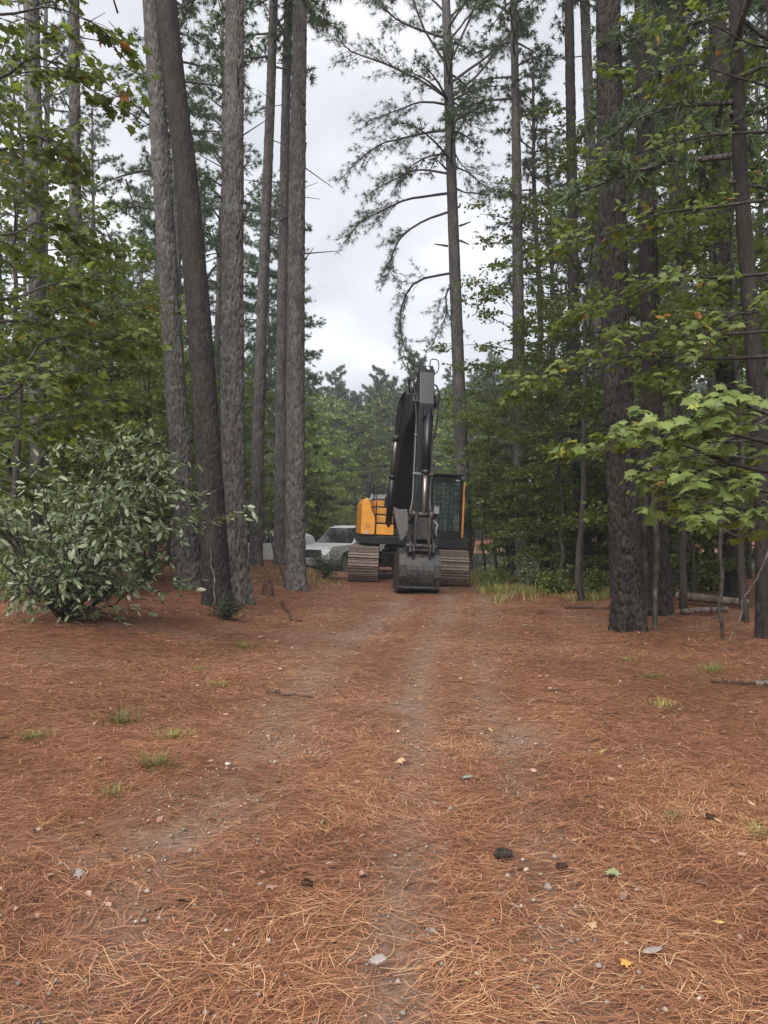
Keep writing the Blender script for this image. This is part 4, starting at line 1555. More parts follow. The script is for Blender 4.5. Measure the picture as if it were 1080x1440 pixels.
    bm_tube(bm, [(-1.06, -1.32, 1.3), (-1.06, -1.32, 2.1), (-1.06, -1.2, 2.4), (-1.06, -0.3, 2.46), (-1.06, 0.4, 2.46)], 0.019)
    bm_tube(bm, [(-1.06, -0.3, 2.1), (-1.06, -0.3, 2.46)], 0.019)
    bm_tube(bm, [(-0.70, -0.5, 2.0), (-0.70, -0.5, 2.5), (-0.70, 0.3, 2.55)], 0.019)
    part('handrail', bm, M['black'], 0)
    bm = NB()
    bm_prism(bm, [(-0.79, 2.02), (-0.64, 2.02), (-0.62, 2.32), (-0.50, 2.62), (-0.58, 2.66), (-0.76, 2.32)], -0.66, -0.56, 'y')
    part('work_light_bracket', bm, M['black'], 0.01)

    # --- cab
    x0, x1, y0, y1, z0, z1 = 0.42, 1.30, -1.42, 0.30, 1.26, 2.80
    bm = NB()
    bm_box(bm, x0, x1, y0, y1, z1, z1 + 0.10)
    bm_box(bm, x0 + 0.05, x1, y0 + 0.02, y1, z0, z0 + 0.22)
    for xx in (x0, x1 - 0.07):
        for yy in (y0 + 0.01, -0.55, y1 - 0.08):
            bm_box(bm, xx + 0.003, xx + 0.067, yy, yy + 0.08, z0 + 0.2, z1 + 0.01)
    bm_box(bm, x0 + 0.02, x1 - 0.02, y1 - 0.03, y1 - 0.01, z0 + 0.2, z0 + 0.75)
    cab = part('cab', bm, M['black'], 0.012)
    bm = NB()
    bm_box(bm, x1 + 0.004, x1 + 0.06, y0 - 0.03, y1 - 0.1, z0 + 0.03, z1 + 0.02)
    part('cab_door', bm, M['orange'], 0.012, cab)
    bm = NB()
    bm_box(bm, x1 + 0.055, x1 + 0.067, y0 + 0.2, y1 - 0.2, z0 + 0.55, z1 - 0.15)
    part('door_window', bm, M['carglass'], 0.004, cab)
    bm = NB()
    bm_box(bm, x0 + 0.07, x1 - 0.075, y0 + 0.03, y0 + 0.045, z0 + 0.22, z1 - 0.002)
    part('windscreen', bm, M['glass'], 0, cab)
    bm = NB()
    bm_box(bm, x0 + 0.05, x1 - 0.05, y0 + 0.1, y1 - 0.1, z1 + 0.102, z1 + 0.135)
    part('roof_hatch', bm, M['white'], 0.01, cab)
    bm = NB()                                   # roof guard visor
    bm_box(bm, x0 + 0.02, x1 - 0.01, y0 - 0.18, y1 - 0.4, z1 + 0.185, z1 + 0.225)
    for xx in (x0 + 0.06, x1 - 0.1):
        for yy in (y0 + 0.05, y1 - 0.5):
            bm_box(bm, xx, xx + 0.04, yy, yy + 0.04, z1 + 0.09, z1 + 0.19)
    part('roof_guard', bm, M['black'], 0.006, cab)
    bm = NB()                                   # front guard grid
    gx0, gx1, gy_ = x0 + 0.02, x1 - 0.02, y0 - 0.10
    for k in range(8):
        xx = gx0 + (gx1 - gx0) * k / 7
        bm_box(bm, xx - 0.010, xx + 0.010, gy_, gy_ + 0.012, z0 + 0.02, z1 + 0.05)
    for k in range(13):
        zz = z0 + 0.03 + (z1 - z0) * k / 12
        bm_box(bm, gx0, gx1, gy_ + 0.013, gy_ + 0.023, zz - 0.009, zz + 0.009)
    for xx in (gx0, gx1):
        for zz in (z0 + 0.1, z1 - 0.05):
            bm_box(bm, xx - 0.012, xx + 0.012, gy_ + 0.02, y0 + 0.02, zz - 0.012, zz + 0.012)
    part('front_guard', bm, M['black'], 0, cab)
    bm = NB()
    bm_box(bm, 0.68, 1.06, -0.45, -0.05, 1.5, 1.72)
    bm_box(bm, 0.69, 1.05, -0.10, 0.05, 1.72, 2.3)
    bm_box(bm, 0.76, 0.98, -0.08, 0.03, 2.32, 2.5)
    part('seat', bm, M['rubber'], 0.03, cab)
    bm = NB()
    bm_box(bm, 0.52, 0.64, -0.9, -0.2, 1.5, 1.85)
    bm_box(bm, 1.1, 1.2, -0.9, -0.2, 1.5, 1.85)
    bm_tube(bm, [(0.6, -0.95, 1.8), (0.58, -1.0, 2.08)], 0.02)
    bm_tube(bm, [(1.15, -0.95, 1.8), (1.16, -1.0, 2.08)], 0.02)
    part('console', bm, M['rubber'], 0.01, cab)
    bm = NB()
    bm_tube(bm, [(x1 + 0.04, y0 - 0.02, 2.55), (x1 + 0.12, y0 - 0.12, 2.6)], 0.014, 6)
    bm_box(bm, x1 + 0.03, x1 + 0.15, y0 - 0.16, y0 - 0.12, 2.42, 2.68)
    part('mirror', bm, M['black'], 0.006, cab)
    bm = NB()
    bm_box(bm, x1 - 0.22, x1 - 0.1, y0 - 0.04, y0 + 0.0, z1 + 0.02, z1 + 0.08)
    part('work_light_or_pin_glint', bm, M['lamp'], 0.01, cab)

    # --- boom
    bx = -0.30
    bm = NB()
    boomp = [(-0.35, 1.5), (-0.72, 1.48), (-1.1, 1.95), (-2.25, 3.72), (-2.95, 4.05), (-4.25, 4.27), (-4.45, 4.48), (-4.3, 4.7), (-2.75, 4.93), (-2.35, 4.93), (-1.95, 4.72), (-0.95, 3.0), (-0.28, 1.75)]
    bm_prism(bm, boomp, bx - 0.26, bx + 0.24)
    boom = part('boom', bm, M['black'], 0.02)
    for dx in (-0.30, 0.27):
        bm = NB()
        bm_prism(bm, [(-0.15, 1.2), (-0.9, 1.2), (-0.8, 1.62), (-0.5, 1.78), (-0.22, 1.7)], bx + dx - 0.025, bx + dx + 0.03)
        part('boom_foot_bracket', bm, M['black'], 0.01)
    bm = NB()
    bm_tube(bm, [(bx - 0.36, -0.5, 1.62), (bx + 0.34, -0.5, 1.62)], 0.07, 14)
    part('boom_foot_pin', bm, M['greymetal'], 0)
    for sx in (-1, 1):
        cxx = bx + sx * 0.40
        a, b = Vector((cxx, -1.12, 1.32)), Vector((cxx, -2.15, 3.85))
        mid = a.lerp(b, 0.62)
        bm = NB()
        bm_tube(bm, [a, mid], 0.088, 14)
        bm_tube(bm, [mid - (b - a).normalized() * 0.08, mid + (b - a).normalized() * 0.02], 0.105, 14)
        cyl = part('boom_cylinder', bm, M['black'], 0)
        bm = NB()
        bm_tube(bm, [mid, b], 0.05, 12)
        part('cylinder_rod', bm, M['chrome'], 0, cyl)
        bm = NB()
        bm_tube(bm, [(cxx - 0.09, b.y, b.z), (cxx + 0.09, b.y, b.z)], 0.095, 14)
        part('cylinder_eye', bm, M['black_worn'], 0, cyl)
    # arm cylinder on top of the boom
    a, b = Vector((bx, -2.3, 5.05)), Vector((bx, -4.05, 5.18))
    bm = NB()
    bm_tube(bm, [a, a.lerp(b, 0.72)], 0.095, 14)
    ac = part('arm_cylinder', bm, M['black'], 0)
    bm = NB()
    bm_tube(bm, [a.lerp(b, 0.7), b], 0.055, 12)
    part('cylinder_rod', bm, M['chrome'], 0, ac)
    # --- stick
    bm = NB()
    stp = [(-3.98, 5.16), (-4.12, 5.36), (-4.34, 5.36), (-4.52, 5.16), (-4.70, 4.4), (-4.50, 1.22), (-4.36, 1.08), (-4.20, 1.22), (-3.92, 4.1), (-3.92, 4.85)]
    bm_prism(bm, stp, bx - 0.17, bx + 0.17)
    stick = part('stick', bm, M['black'], 0.018)
    for dx in (-0.185, 0.185):
        bm = NB()
        bm_tube(bm, [(bx + dx - 0.03, -4.2, 5.2), (bx + dx + 0.03, -4.2, 5.2)], 0.10, 16)
        part('pin_boss', bm, M['black_worn'], 0, stick)
        bm = NB()
        bm_tube(bm, [(bx + dx * 1.45 - 0.03, -4.3, 4.5), (bx + dx * 1.45 + 0.03, -4.3, 4.5)], 0.14, 16)
        part('pin_boss', bm, M['black_worn'], 0, stick)
    bm = NB()
    bm_tube(bm, [(bx + 0.02, -4.30, 5.32), (bx + 0.02, -4.55, 5.25)], 0.035, 12)
    part('work_light_or_pin_glint', bm, M['lamp'], 0, stick)  # pale lens colour stands in for a pin's highlight; no lamp on the stick
    # bucket cylinder along the front of the stick
    a, b = Vector((bx + 0.02, -4.86, 4.15)), Vector((bx + 0.02, -4.86, 1.86))
    bm = NB()
    bm_tube(bm, [a, a.lerp(b, 0.60)], 0.088, 16)
    bm_tube(bm, [a.lerp(b, 0.57), a.lerp(b, 0.61)], 0.105, 16)
    bm_prism(bm, [(-4.62, 4.4), (-4.95, 4.2), (-4.95, 4.08), (-4.62, 3.95)], bx - 0.09, bx - 0.055)
    bm_prism(bm, [(-4.62, 4.4), (-4.95, 4.2), (-4.95, 4.08), (-4.62, 3.95)], bx + 0.095, bx + 0.13)
    bc = part('bucket_cylinder', bm, M['black'], 0)
    bm = NB()
    bm_tube(bm, [a.lerp(b, 0.6), b], 0.052, 12)
    part('cylinder_rod', bm, M['chrome'], 0, bc)
    bm = NB()
    bm_tube(bm, [(bx - 0.33, -4.86, 1.82), (bx + 0.33, -4.86, 1.82)], 0.062, 14)
    bm_tube(bm, [(bx - 0.27, -4.86, 1.82), (bx - 0.13, -4.86, 1.82)], 0.10, 14)
    bm_tube(bm, [(bx + 0.13, -4.86, 1.82), (bx + 0.27, -4.86, 1.82)], 0.10, 14)
    part('link_pin', bm, M['black_worn'], 0)
    for sx in (-1, 1):
        bm = NB()
        xx = bx + sx * 0.24
        bm_prism(bm, [(-4.33, 1.60), (-4.86, 1.74), (-4.92, 1.86), (-4.82, 1.92), (-4.33, 1.74)], xx - 0.03, xx + 0.03)
        part('side_link', bm, M['black_worn'], 0.008)
    bm = NB()
    bm_box(bm, bx - 0.16, bx + 0.16, -4.93, -4.80, 1.24, 1.74)
    bm_box(bm, bx - 0.19, bx - 0.13, -4.96, -4.77, 1.08, 1.82)
    bm_box(bm, bx + 0.13, bx + 0.19, -4.96, -4.77, 1.08, 1.82)
    part('bucket_link', bm, M['black_worn'], 0.012)
    # quick coupler
    bm = NB()
    for sx in (-1, 1):
        bm_prism(bm, [(-4.15, 1.35), (-4.35, 1.42), (-4.98, 1.18), (-5.02, 0.96), (-4.6, 0.80), (-4.2, 0.92)], bx + sx * 0.27 - 0.03, bx + sx * 0.27 + 0.03)
    bm_box(bm, bx - 0.25, bx + 0.25, -4.9, -4.3, 0.98, 1.12)
    bm_tube(bm, [(bx - 0.36, -4.9, 1.1), (bx + 0.36, -4.9, 1.1)], 0.055, 12)
    part('quick_coupler', bm, M['black_worn'], 0.01)
    # thumb
    bm = NB()
    th = [(-0.92, 1.98), (-0.79, 1.92), (-0.60, 1.94), (-0.52, 1.60), (-0.56, 1.35), (-0.66, 1.22), (-0.72, 1.18), (-0.78, 1.40), (-0.84, 1.62), (-0.90, 1.85)]
    bm_prism(bm, th, -4.32, -4.18, 'y')
    bm_prism(bm, [(a_ + 0.02, b_ - 0.02) for a_, b_ in th], -4.02, -3.94, 'y')
    bm_box(bm, -0.80, -0.62, -4.2, -4.0, 1.45, 1.85)
    thumb = part('thumb', bm, M['thumb'], 0.012)
    bm = NB()
    bm_tube(bm, [(bx + 0.24, -4.86, 1.72), (bx + 0.34, -4.92, 1.6), (bx + 0.30, -4.95, 1.42), (bx + 0.38, -4.92, 1.28), (bx + 0.25, -4.9, 1.16)], 0.022, 8)
    bm_box(bm, bx + 0.24, bx + 0.36, -4.95, -4.90, 1.85, 2.02)
    part('coupler_hose', bm, M['greymetal'], 0)
    # bucket: closed shell, open towards the machine
    bxx = bx - 0.02
    hw = 0.485
    outer = [(-4.25, 0.98), (-4.62, 1.00), (-4.86, 0.88), (-4.99, 0.66), (-5.01, 0.42), (-4.92, 0.20), (-4.72, 0.06), (-4.40, 0.02), (-3.78, 0.06)]
    outer = [tuple(q) for q in smooth_path([(a_, b_, 0) for a_, b_ in outer], 22)[:, :2]]
    bm = NB()
    inn = []
    n = len(outer)
    for k, (y, z) in enumerate(outer):
        cy_, cz_ = -4.3, 0.5
        inn.append((y + (cy_ - y) * 0.055, z + (cz_ - z) * 0.07))
    poly = outer + inn[::-1]
    for k in range(n - 1):
        quad = [outer[k], outer[k + 1], inn[k + 1], inn[k]]
        bm_prism(bm, quad, bxx - hw, bxx + hw)
    bmesh.ops.remove_doubles(bm, verts=bm.verts[:], dist=0.0005)
    bucket = part('bucket', bm, M['black_worn'], 0)
    sidep = [(-4.22, 0.95), (-4.62, 0.97), (-4.84, 0.86), (-4.965, 0.655), (-4.985, 0.42), (-4.90, 0.21), (-4.71, 0.085), (-4.40, 0.045), (-3.85, 0.08), (-3.95, 0.5)]
    for sx in (-1, 1):
        bm = NB()
        xx = bxx + sx * (hw - 0.018)
        bm_prism(bm, sidep, xx - 0.014, xx + 0.014)
        part('side_plate', bm, M['black_worn'], 0, bucket)
        bm = NB()
        xx = bxx + sx * (hw - 0.09)
        strip = [(-4.52, 1.03), (-4.66, 1.03), (-4.90, 0.90), (-5.035, 0.67), (-5.055, 0.41), (-4.96, 0.17), (-4.74, 0.02), (-4.70, 0.06), (-4.92, 0.2), (-5.0, 0.42), (-4.98, 0.66), (-4.86, 0.87), (-4.62, 0.99)]
        for q in range(6):
            quad = [strip[q], strip[q + 1], strip[12 - q - 1], strip[12 - q]]
            bm_prism(bm, quad, xx - 0.075, xx + 0.075)
        part('wear_strip', bm, M['black_worn'], 0, bucket)
        bm = NB()
        xx = bx + sx * 0.19
        bm_prism(bm, [(-4.2, 0.93), (-4.3, 1.16), (-4.5, 1.2), (-4.75, 1.18), (-4.98, 1.14), (-5.0, 0.98), (-4.93, 0.76), (-4.7, 0.96)], xx - 0.025, xx + 0.025)
        part('bucket_ear', bm, M['black_worn'], 0.006, bucket)
    bm = NB()
    bm_box(bm, bxx - hw - 0.008, bxx + hw + 0.008, -4.965, -4.86, 0.12, 0.18)
    part('heel_band', bm, M['black_worn'], 0.01, bucket)
    for k in range(5):
        bm = NB()
        xx = bxx - 0.40 + k * 0.20
        bm_prism(bm, [(-3.84, 0.03), (-3.80, 0.12), (-3.55, 0.07), (-3.55, 0.055)], xx - 0.05, xx + 0.05)
        part('tooth', bm, M['steel'], 0.004, bucket)
    # hoses
    def hose(pts, r=0.02, nm='hydraulic_hose', m='rubber'):
        bm = NB()
        bm_tube(bm, smooth_path(pts, 18).tolist(), r, 6)
        part(nm, bm, M[m], 0)
    for q in range(3):
        o_ = q * 0.045
        hose([(bx - 0.30 - o_, -0.75, 1.9), (bx - 0.31 - o_, -1.15, 2.85), (bx - 0.30 - o_, -1.75, 3.9), (bx - 0.29 - o_, -2.3, 4.75), (bx - 0.28, -2.9, 4.98)], 0.019)
    hose([(bx - 0.19, -2.9, 4.95), (bx - 0.30, -3.6, 5.15), (bx - 0.27, -4.2, 4.95), (bx - 0.22, -4.45, 4.3), (bx - 0.20, -4.72, 3.7)], 0.022)
    hose([(bx + 0.19, -2.9, 4.95), (bx + 0.33, -3.6, 5.05), (bx + 0.36, -4.2, 4.7), (bx + 0.30, -4.45, 4.1), (bx + 0.20, -4.72, 3.6)], 0.022)
    hose([(bx + 0.205, -4.55, 3.7), (bx + 0.21, -4.52, 3.0), (bx + 0.205, -4.5, 2.2), (bx + 0.23, -4.55, 1.9)], 0.018, 'steel_pipe', 'greymetal')
    hose([(bx - 0.205, -4.55, 4.0), (bx - 0.205, -4.52, 3.0), (bx - 0.205, -4.5, 2.2), (bx - 0.26, -4.5, 1.85)], 0.02, 'steel_pipe', 'greymetal')
    hose([(bx + 0.1, -4.2, 5.34), (bx + 0.12, -4.25, 5.52), (bx + 0.27, -4.3, 5.5), (bx + 0.29, -4.35, 5.28), (bx + 0.19, -4.4, 5.15)], 0.014)
    for zz in (3.65, 2.75):
        bm = NB()
        bm_box(bm, bx - 0.24, bx + 0.24, -4.60, -4.52, zz, zz + 0.05)
        part('pipe_clamp', bm, M['greymetal'], 0.004)
    return root


excavator()


# ------------------------------------------------------------------ vehicles (forward = +x)
def wheel(parent, x, y, r, w):
    bm = bmesh.new()
    bm_tube(bm, [(x, y - w / 2, r), (x, y - w / 2 + 0.03, r), (x, y + w / 2 - 0.03, r), (x, y + w / 2, r)], [r * 0.93, r, r, r * 0.93], 24)
    t = fin('wheel', bm, M['tyre'], parent)
    bm = bmesh.new()
    bm_tube(bm, [(x, y - w / 2 - 0.008, r), (x, y + w / 2 + 0.008, r)], r * 0.58, 20)
    fin('rim', bm, M['greymetal'], t)


def arched(x0, x1, zt, zb, arches, r, extra=()):
    """lower body side outline with wheel arches, going along the bottom"""
    pts = []
    for ax in arches:
        for k in range(9):
            t = math.pi - math.pi * k / 8
            pts.append((ax + r * math.cos(t), zb + r * math.sin(t) * 1.0 + 0.0))
    return pts


def vprism(bm, poly, y0, y1, inset=0.0):
    """side outline (x,z) extruded across y with the top drawn in"""
    zs = [p[1] for p in poly]
    za, zb = min(zs), max(zs)

    def pt(y, p):
        k = inset * max(0, (p[1] - za)) / (zb - za)
        return Vector((p[0], y - math.copysign(k, y), p[1]))
    A = [bm.verts.new(pt(y0, p)) for p in poly]
    B = [bm.verts.new(pt(y1, p)) for p in poly]
    bm.faces.new(A)
    bm.faces.new(B[::-1])
    n = len(poly)
    for k in range(n):
        bm.faces.new([A[k], B[k], B[(k + 1) % n], A[(k + 1) % n]])


def pickup():
    x, y = -1.05, 30.2
    o = thing('pickup_truck', 'white pickup truck with a black roof rack parked behind the excavator track', 'pickup truck', (x, y, float(gz(x, y))), (0, 0, math.radians(233)))
    bm = bmesh.new()
    low = [(2.75, 0.55), (2.78, 0.95), (2.62, 1.10), (1.45, 1.18), (1.35, 1.20), (-0.55, 1.22), (-0.56, 0.5)]
    low += arched(0, 0, 0, 0.45, (-99,), 0.1)[:0]
    low += [(1.3, 0.48)] + [(1.75 + 0.47 * math.cos(math.pi - math.pi * k / 8), 0.48 + 0.47 * math.sin(math.pi * k / 8)) for k in range(9)] + [(2.3, 0.48)]
    bm_prism(bm, low, -0.97, 0.97, 'y')
    body = fin('body', bm, M['white'], o, 0.03)
    bm = bmesh.new()
    cabp = [(1.42, 1.17), (0.72, 1.80), (0.45, 1.88), (-0.35, 1.88), (-0.52, 1.80), (-0.56, 1.17)]
    vprism(bm, cabp, -0.94, 0.94, 0.16)
    fin('cab', bm, M['white'], o, 0.025)
    for s in (-1, 1):
        for a in ([(1.18, 1.25), (0.68, 1.74), (0.36, 1.77), (0.36, 1.25)], [(0.28, 1.25), (0.28, 1.77), (-0.30, 1.77), (-0.42, 1.25)]):
            bm = bmesh.new()
            A = [bm.verts.new((p[0], s * (0.955 - 0.16 * (p[1] - 1.17) / 0.71), p[1])) for p in a]
            B = [bm.verts.new((p[0], s * (0.925 - 0.16 * (p[1] - 1.17) / 0.71), p[1])) for p in a]
            bm.faces.new(A)
            bm.faces.new(B[::-1])
            for k in range(4):
                bm.faces.new([A[k], B[k], B[(k + 1) % 4], A[(k + 1) % 4]])
            fin('side_window', bm, M['carglass'], o)
        bm = bmesh.new()
        bm_box(bm, 1.0, 1.12, s * 1.0, s * 1.22, 1.22, 1.48)
        fin('mirror', bm, M['black'], o, 0.02)
        bm = bmesh.new()
        bm_box(bm, 2.60, 2.79, s * 0.62, s * 0.94, 0.80, 0.98)
        fin('headlight', bm, M['lamp'], o, 0.02)
        bm = bmesh.new()
        bm_box(bm, -2.815, -2.76, s * 0.80, s * 0.96, 0.78, 1.18)
        fin('tail_light', bm, M['red'], o, 0.01)
        bm = bmesh.new()
        bm_box(bm, 0.25, 0.40, s * 0.972, s * 0.99, 1.08, 1.12)
        fin('door_handle', bm, M['black'], o, 0.004)
    bm = bmesh.new()
    A = [(1.36, 1.25), (0.80, 1.755)]
    for yv in ((-0.84, 0.84),):
        v = [bm.verts.new(p) for p in ((1.385, -0.86, 1.23), (1.385, 0.86, 1.23), (0.775, 0.74, 1.785), (0.775, -0.74, 1.785), (1.355, -0.86, 1.21), (1.355, 0.86, 1.21), (0.745, 0.74, 1.765), (0.745, -0.74, 1.765))]
        for f in ((0, 1, 2, 3), (7, 6, 5, 4), (0, 4, 5, 1), (1, 5, 6, 2), (2, 6, 7, 3), (3, 7, 4, 0)):
            bm.faces.new([v[i] for i in f])
    fin('windscreen', bm, M['carglass'], o)
    bm = bmesh.new()
    bm_box(bm, -0.585, -0.545, -0.7, 0.7, 1.32, 1.72)
    fin('rear_window', bm, M['carglass'], o)
    bm = bmesh.new()
    for s in (-1, 1):
        side = [(-2.75, 0.5), (-2.75, 1.22), (-0.60, 1.22), (-0.60, 0.5), (-1.15, 0.48)] + [(-1.65 + 0.48 * math.cos(math.pi * k / 8), 0.48 + 0.48 * math.sin(math.pi * k / 8)) for k in range(9)]
        bm_prism(bm, side, s * 0.86, s * 0.975, 'y')
    bm_box(bm, -2.74, -0.61, -0.855, 0.855, 0.66, 0.72)
    bm_box(bm, -0.66, -0.605, -0.855, 0.855, 0.725, 1.21)
    bed = fin('bed', bm, M['white'], o, 0.015)
    bm = bmesh.new()
    bm_box(bm, -2.80, -2.752, -0.80, 0.80, 0.68, 1.22)
    fin('tailgate', bm, M['white'], o, 0.012)
    bm = bmesh.new()
    bm_box(bm, -2.98, -2.81, -0.95, 0.95, 0.46, 0.64)
    fin('rear_bumper', bm, M['black_worn'], o, 0.03)
    bm = bmesh.new()
    bm_box(bm, 2.70, 2.90, -0.96, 0.96, 0.42, 0.66)
    fin('front_bumper', bm, M['greymetal'], o, 0.04)
    bm = bmesh.new()
    bm_box(bm, 2.74, 2.80, -0.58, 0.58, 0.72, 1.0)
    fin('grille', bm, M['black'], o, 0.02)
    bm = bmesh.new()
    for s in (-1, 1):
        bm_tube(bm, [(-0.68, s * 0.88, 1.2), (-0.74, s * 0.86, 1.7), (-0.9, s * 0.8, 1.86), (-2.3, s * 0.8, 1.86), (-2.6, s * 0.86, 1.7), (-2.66, s * 0.88, 1.2)], 0.035)
    for xx in (-0.9, -1.6, -2.3):
        bm_tube(bm, [(xx, -0.8, 1.86), (xx, 0.8, 1.86)], 0.03)
    fin('bed_rack', bm, M['black'], o)
    bm = bmesh.new()
    for s in (-1, 1):
        bm_tube(bm, [(0.62, s * 0.74, 1.82), (0.5, s * 0.74, 1.95), (-0.3, s * 0.74, 1.95), (-0.45, s * 0.74, 1.84)], 0.03)
    for xx in (0.45, 0.1, -0.25):
        bm_tube(bm, [(xx, -0.74, 1.95), (xx, 0.74, 1.95)], 0.022)
    fin('roof_rack', bm, M['black'], o)
    bm = bmesh.new()
    bm_box(bm, -1.2, -0.70, -0.84, 0.84, 1.0, 1.42)
    fin('tool_box', bm, M['greymetal'], o, 0.02)
    for wx in (1.75, -1.65):
        for wy in (-0.80, 0.80):
            wheel(o, wx, wy, 0.41, 0.27)


def suv():
    x, y = -5.0, 31.5
    o = thing('parked_car', 'white parked car partly hidden behind two slender pine trunks', 'car', (x, y, float(gz(x, y)) - 0.02), (0, 0, math.radians(170)))
    bm = bmesh.new()
    low = [(2.2, 0.4), (2.28, 0.7), (2.15, 0.85), (1.0, 0.98), (-1.9, 0.98), (-2.25, 0.9), (-2.28, 0.4)]
    low += [(-1.75, 0.38)] + [(-1.35 + 0.36 * math.cos(math.pi - math.pi * k / 8), 0.36 + 0.36 * math.sin(math.pi * k / 8)) for k in range(9)]
    low += [(1.35 + 0.36 * math.cos(math.pi - math.pi * k / 8), 0.36 + 0.36 * math.sin(math.pi * k / 8)) for k in range(9)]
    bm_prism(bm, low, -0.88, 0.88, 'y')
    fin('body', bm, M['white'], o, 0.04)
    bm = bmesh.new()
    vprism(bm, [(1.1, 0.97), (0.45, 1.46), (0.1, 1.52), (-1.4, 1.52), (-1.95, 1.3), (-2.1, 0.97)], -0.85, 0.85, 0.17)
    fin('cabin', bm, M['white'], o, 0.03)
    for s in (-1, 1):
        for a in ([(0.85, 1.03), (0.42, 1.38), (-0.1, 1.42), (-0.1, 1.03)], [(-0.2, 1.03), (-0.2, 1.42), (-1.0, 1.42), (-1.0, 1.03)], [(-1.1, 1.03), (-1.1, 1.42), (-1.42, 1.42), (-1.85, 1.22), (-1.9, 1.03)]):
            bm = bmesh.new()
            n = len(a)
            A = [bm.verts.new((p[0], s * (0.865 - 0.17 * (p[1] - 0.97) / 0.55), p[1])) for p in a]
            B = [bm.verts.new((p[0], s * (0.835 - 0.17 * (p[1] - 0.97) / 0.55), p[1])) for p in a]
            bm.faces.new(A)
            bm.faces.new(B[::-1])
            for k in range(n):
                bm.faces.new([A[k], B[k], B[(k + 1) % n], A[(k + 1) % n]])
            fin('side_window', bm, M['carglass'], o)
        bm = bmesh.new()
        bm_box(bm, 2.12, 2.27, s * 0.55, s * 0.85, 0.66, 0.8)
        fin('headlight', bm, M['lamp'], o, 0.02)
        bm = bmesh.new()
        bm_box(bm, -2.295, -2.2, s * 0.6, s * 0.86, 0.7, 0.88)
        fin('tail_light', bm, M['red'], o, 0.02)
    bm = bmesh.new()
    v = [bm.verts.new(p) for p in ((1.06, -0.76, 1.02), (1.06, 0.76, 1.02), (0.49, 0.66, 1.45), (0.49, -0.66, 1.45), (1.02, -0.76, 1.0), (1.02, 0.76, 1.0), (0.45, 0.66, 1.42), (0.45, -0.66, 1.42))]
    for f in ((0, 1, 2, 3), (7, 6, 5, 4), (0, 4, 5, 1), (1, 5, 6, 2), (2, 6, 7, 3), (3, 7, 4, 0)):
        bm.faces.new([v[i] for i in f])
    fin('windscreen', bm, M['carglass'], o)
    for wx in (1.35, -1.35):
        for wy in (-0.76, 0.76):
            wheel(o, wx, wy, 0.32, 0.22)


pickup()
suv()


# ------------------------------------------------------------------ logs, stump, twigs, tufts, stones, leaves, cones
def log(name, label, a, b, r, m, seed, cat='log', wig=0.03, n=10):
    rng = np.random.default_rng(seed)
    a, b = np.array(a), np.array(b)
    K = 34
    s = np.linspace(0, 1, K)[:, None]
    p = a * (1 - s) + b * s
    t = s[:, 0]
    for c, q in ((0, 1.0), (1, 1.0), (2, 0.4)):
        p[:, c] += q * wig * 2.2 * (fbm(t * 4 + seed, t * 0 + c * 3.7, seed, 3) - 0.5) * np.sin(np.pi * t) * 2
    p = p - a
    mb = MB()
    mb.tube(p, r * (1 + 0.22 * (fbm(t * 18, t * 0 + 2.2, seed + 5, 3) - 0.5)) * np.linspace(1, 0.8, K), n, np.repeat(rng.random(K), n) * 0.9)
    Vv = mb.V[0]
    ax = np.repeat(p, n, 0)
    Vv[:] = ax + (Vv - ax) * (1 + 0.16 * (rng.random(len(Vv)) - 0.5))[:, None]
    L_ = np.linalg.norm(b - a)
    if r > 0.015:
        for q in range(3 if cat != 'log' else 5):
            k = rng.integers(3, K - 3)
            dv = rng.normal(0, 1, 3) + [0, 0, 0.8]
            dv /= np.linalg.norm(dv)
            mb.tube(np.array([p[k], p[k] + dv * r * rng.uniform(1.5, 3.2)]), [r * 0.35, r * 0.15], 5, 0.2)
    o = link(name, mb.mesh(name, [m], True), loc=tuple(a))
    tag(o, label, cat)
    return o


def gp(px, py, dz=0.0):
    p = ground_hit(px, py)
    return (p.x, p.y, p.z + dz)


log('fallen_log', 'upper pale fallen log lying across the wood floor behind the slim blackish trunk', gp(952, 850, 0.16), gp(1052, 858, 0.12), 0.085, M['bark_grey'], 1)
log('fallen_log', 'short thin pale log lying under the upper fallen log', gp(960, 866, 0.06), gp(1022, 862, 0.06), 0.05, M['bark_grey'], 2)
log('dead_branch', 'dark stick lying on the drive edge before the deep plated trunk', gp(795, 856, 0.03), gp(862, 858, 0.03), 0.03, M['bark_red'], 3, 'stick')
log('dead_branch', 'reddish stick lying in the straw near the grey trunk by the pickup', gp(396, 850, 0.05), gp(412, 874, 0.02), 0.022, M['bark_red'], 4, 'stick')
log('dead_branch', 'short dark stick lying crosswise at the end of the reddish one', gp(408, 873, 0.03), gp(424, 875, 0.02), 0.025, M['bark_red'], 5, 'stick')
log('dead_branch', 'long dark stick at the wood edge with a pale broken end', gp(1000, 962, 0.03), gp(1064, 966, 0.03), 0.018, M['bark_red'], 6, 'stick')
log('dead_branch', 'pale piece of broken wood lying at the end of the long dark stick', gp(1062, 966, 0.03), gp(1090, 964, 0.03), 0.03, M['bark_grey'], 7, 'stick', 0.01)
log('dead_branch', 'thin twig lying across the straw on the drive', gp(765, 971, 0.015), gp(800, 975, 0.012), 0.009, M['bark_red'], 8, 'stick', 0.01, 6)
log('dead_branch', 'dark twigs lying at the left road edge', gp(375, 975, 0.02), gp(440, 983, 0.015), 0.012, M['bark_red'], 9, 'stick', 0.03, 6)
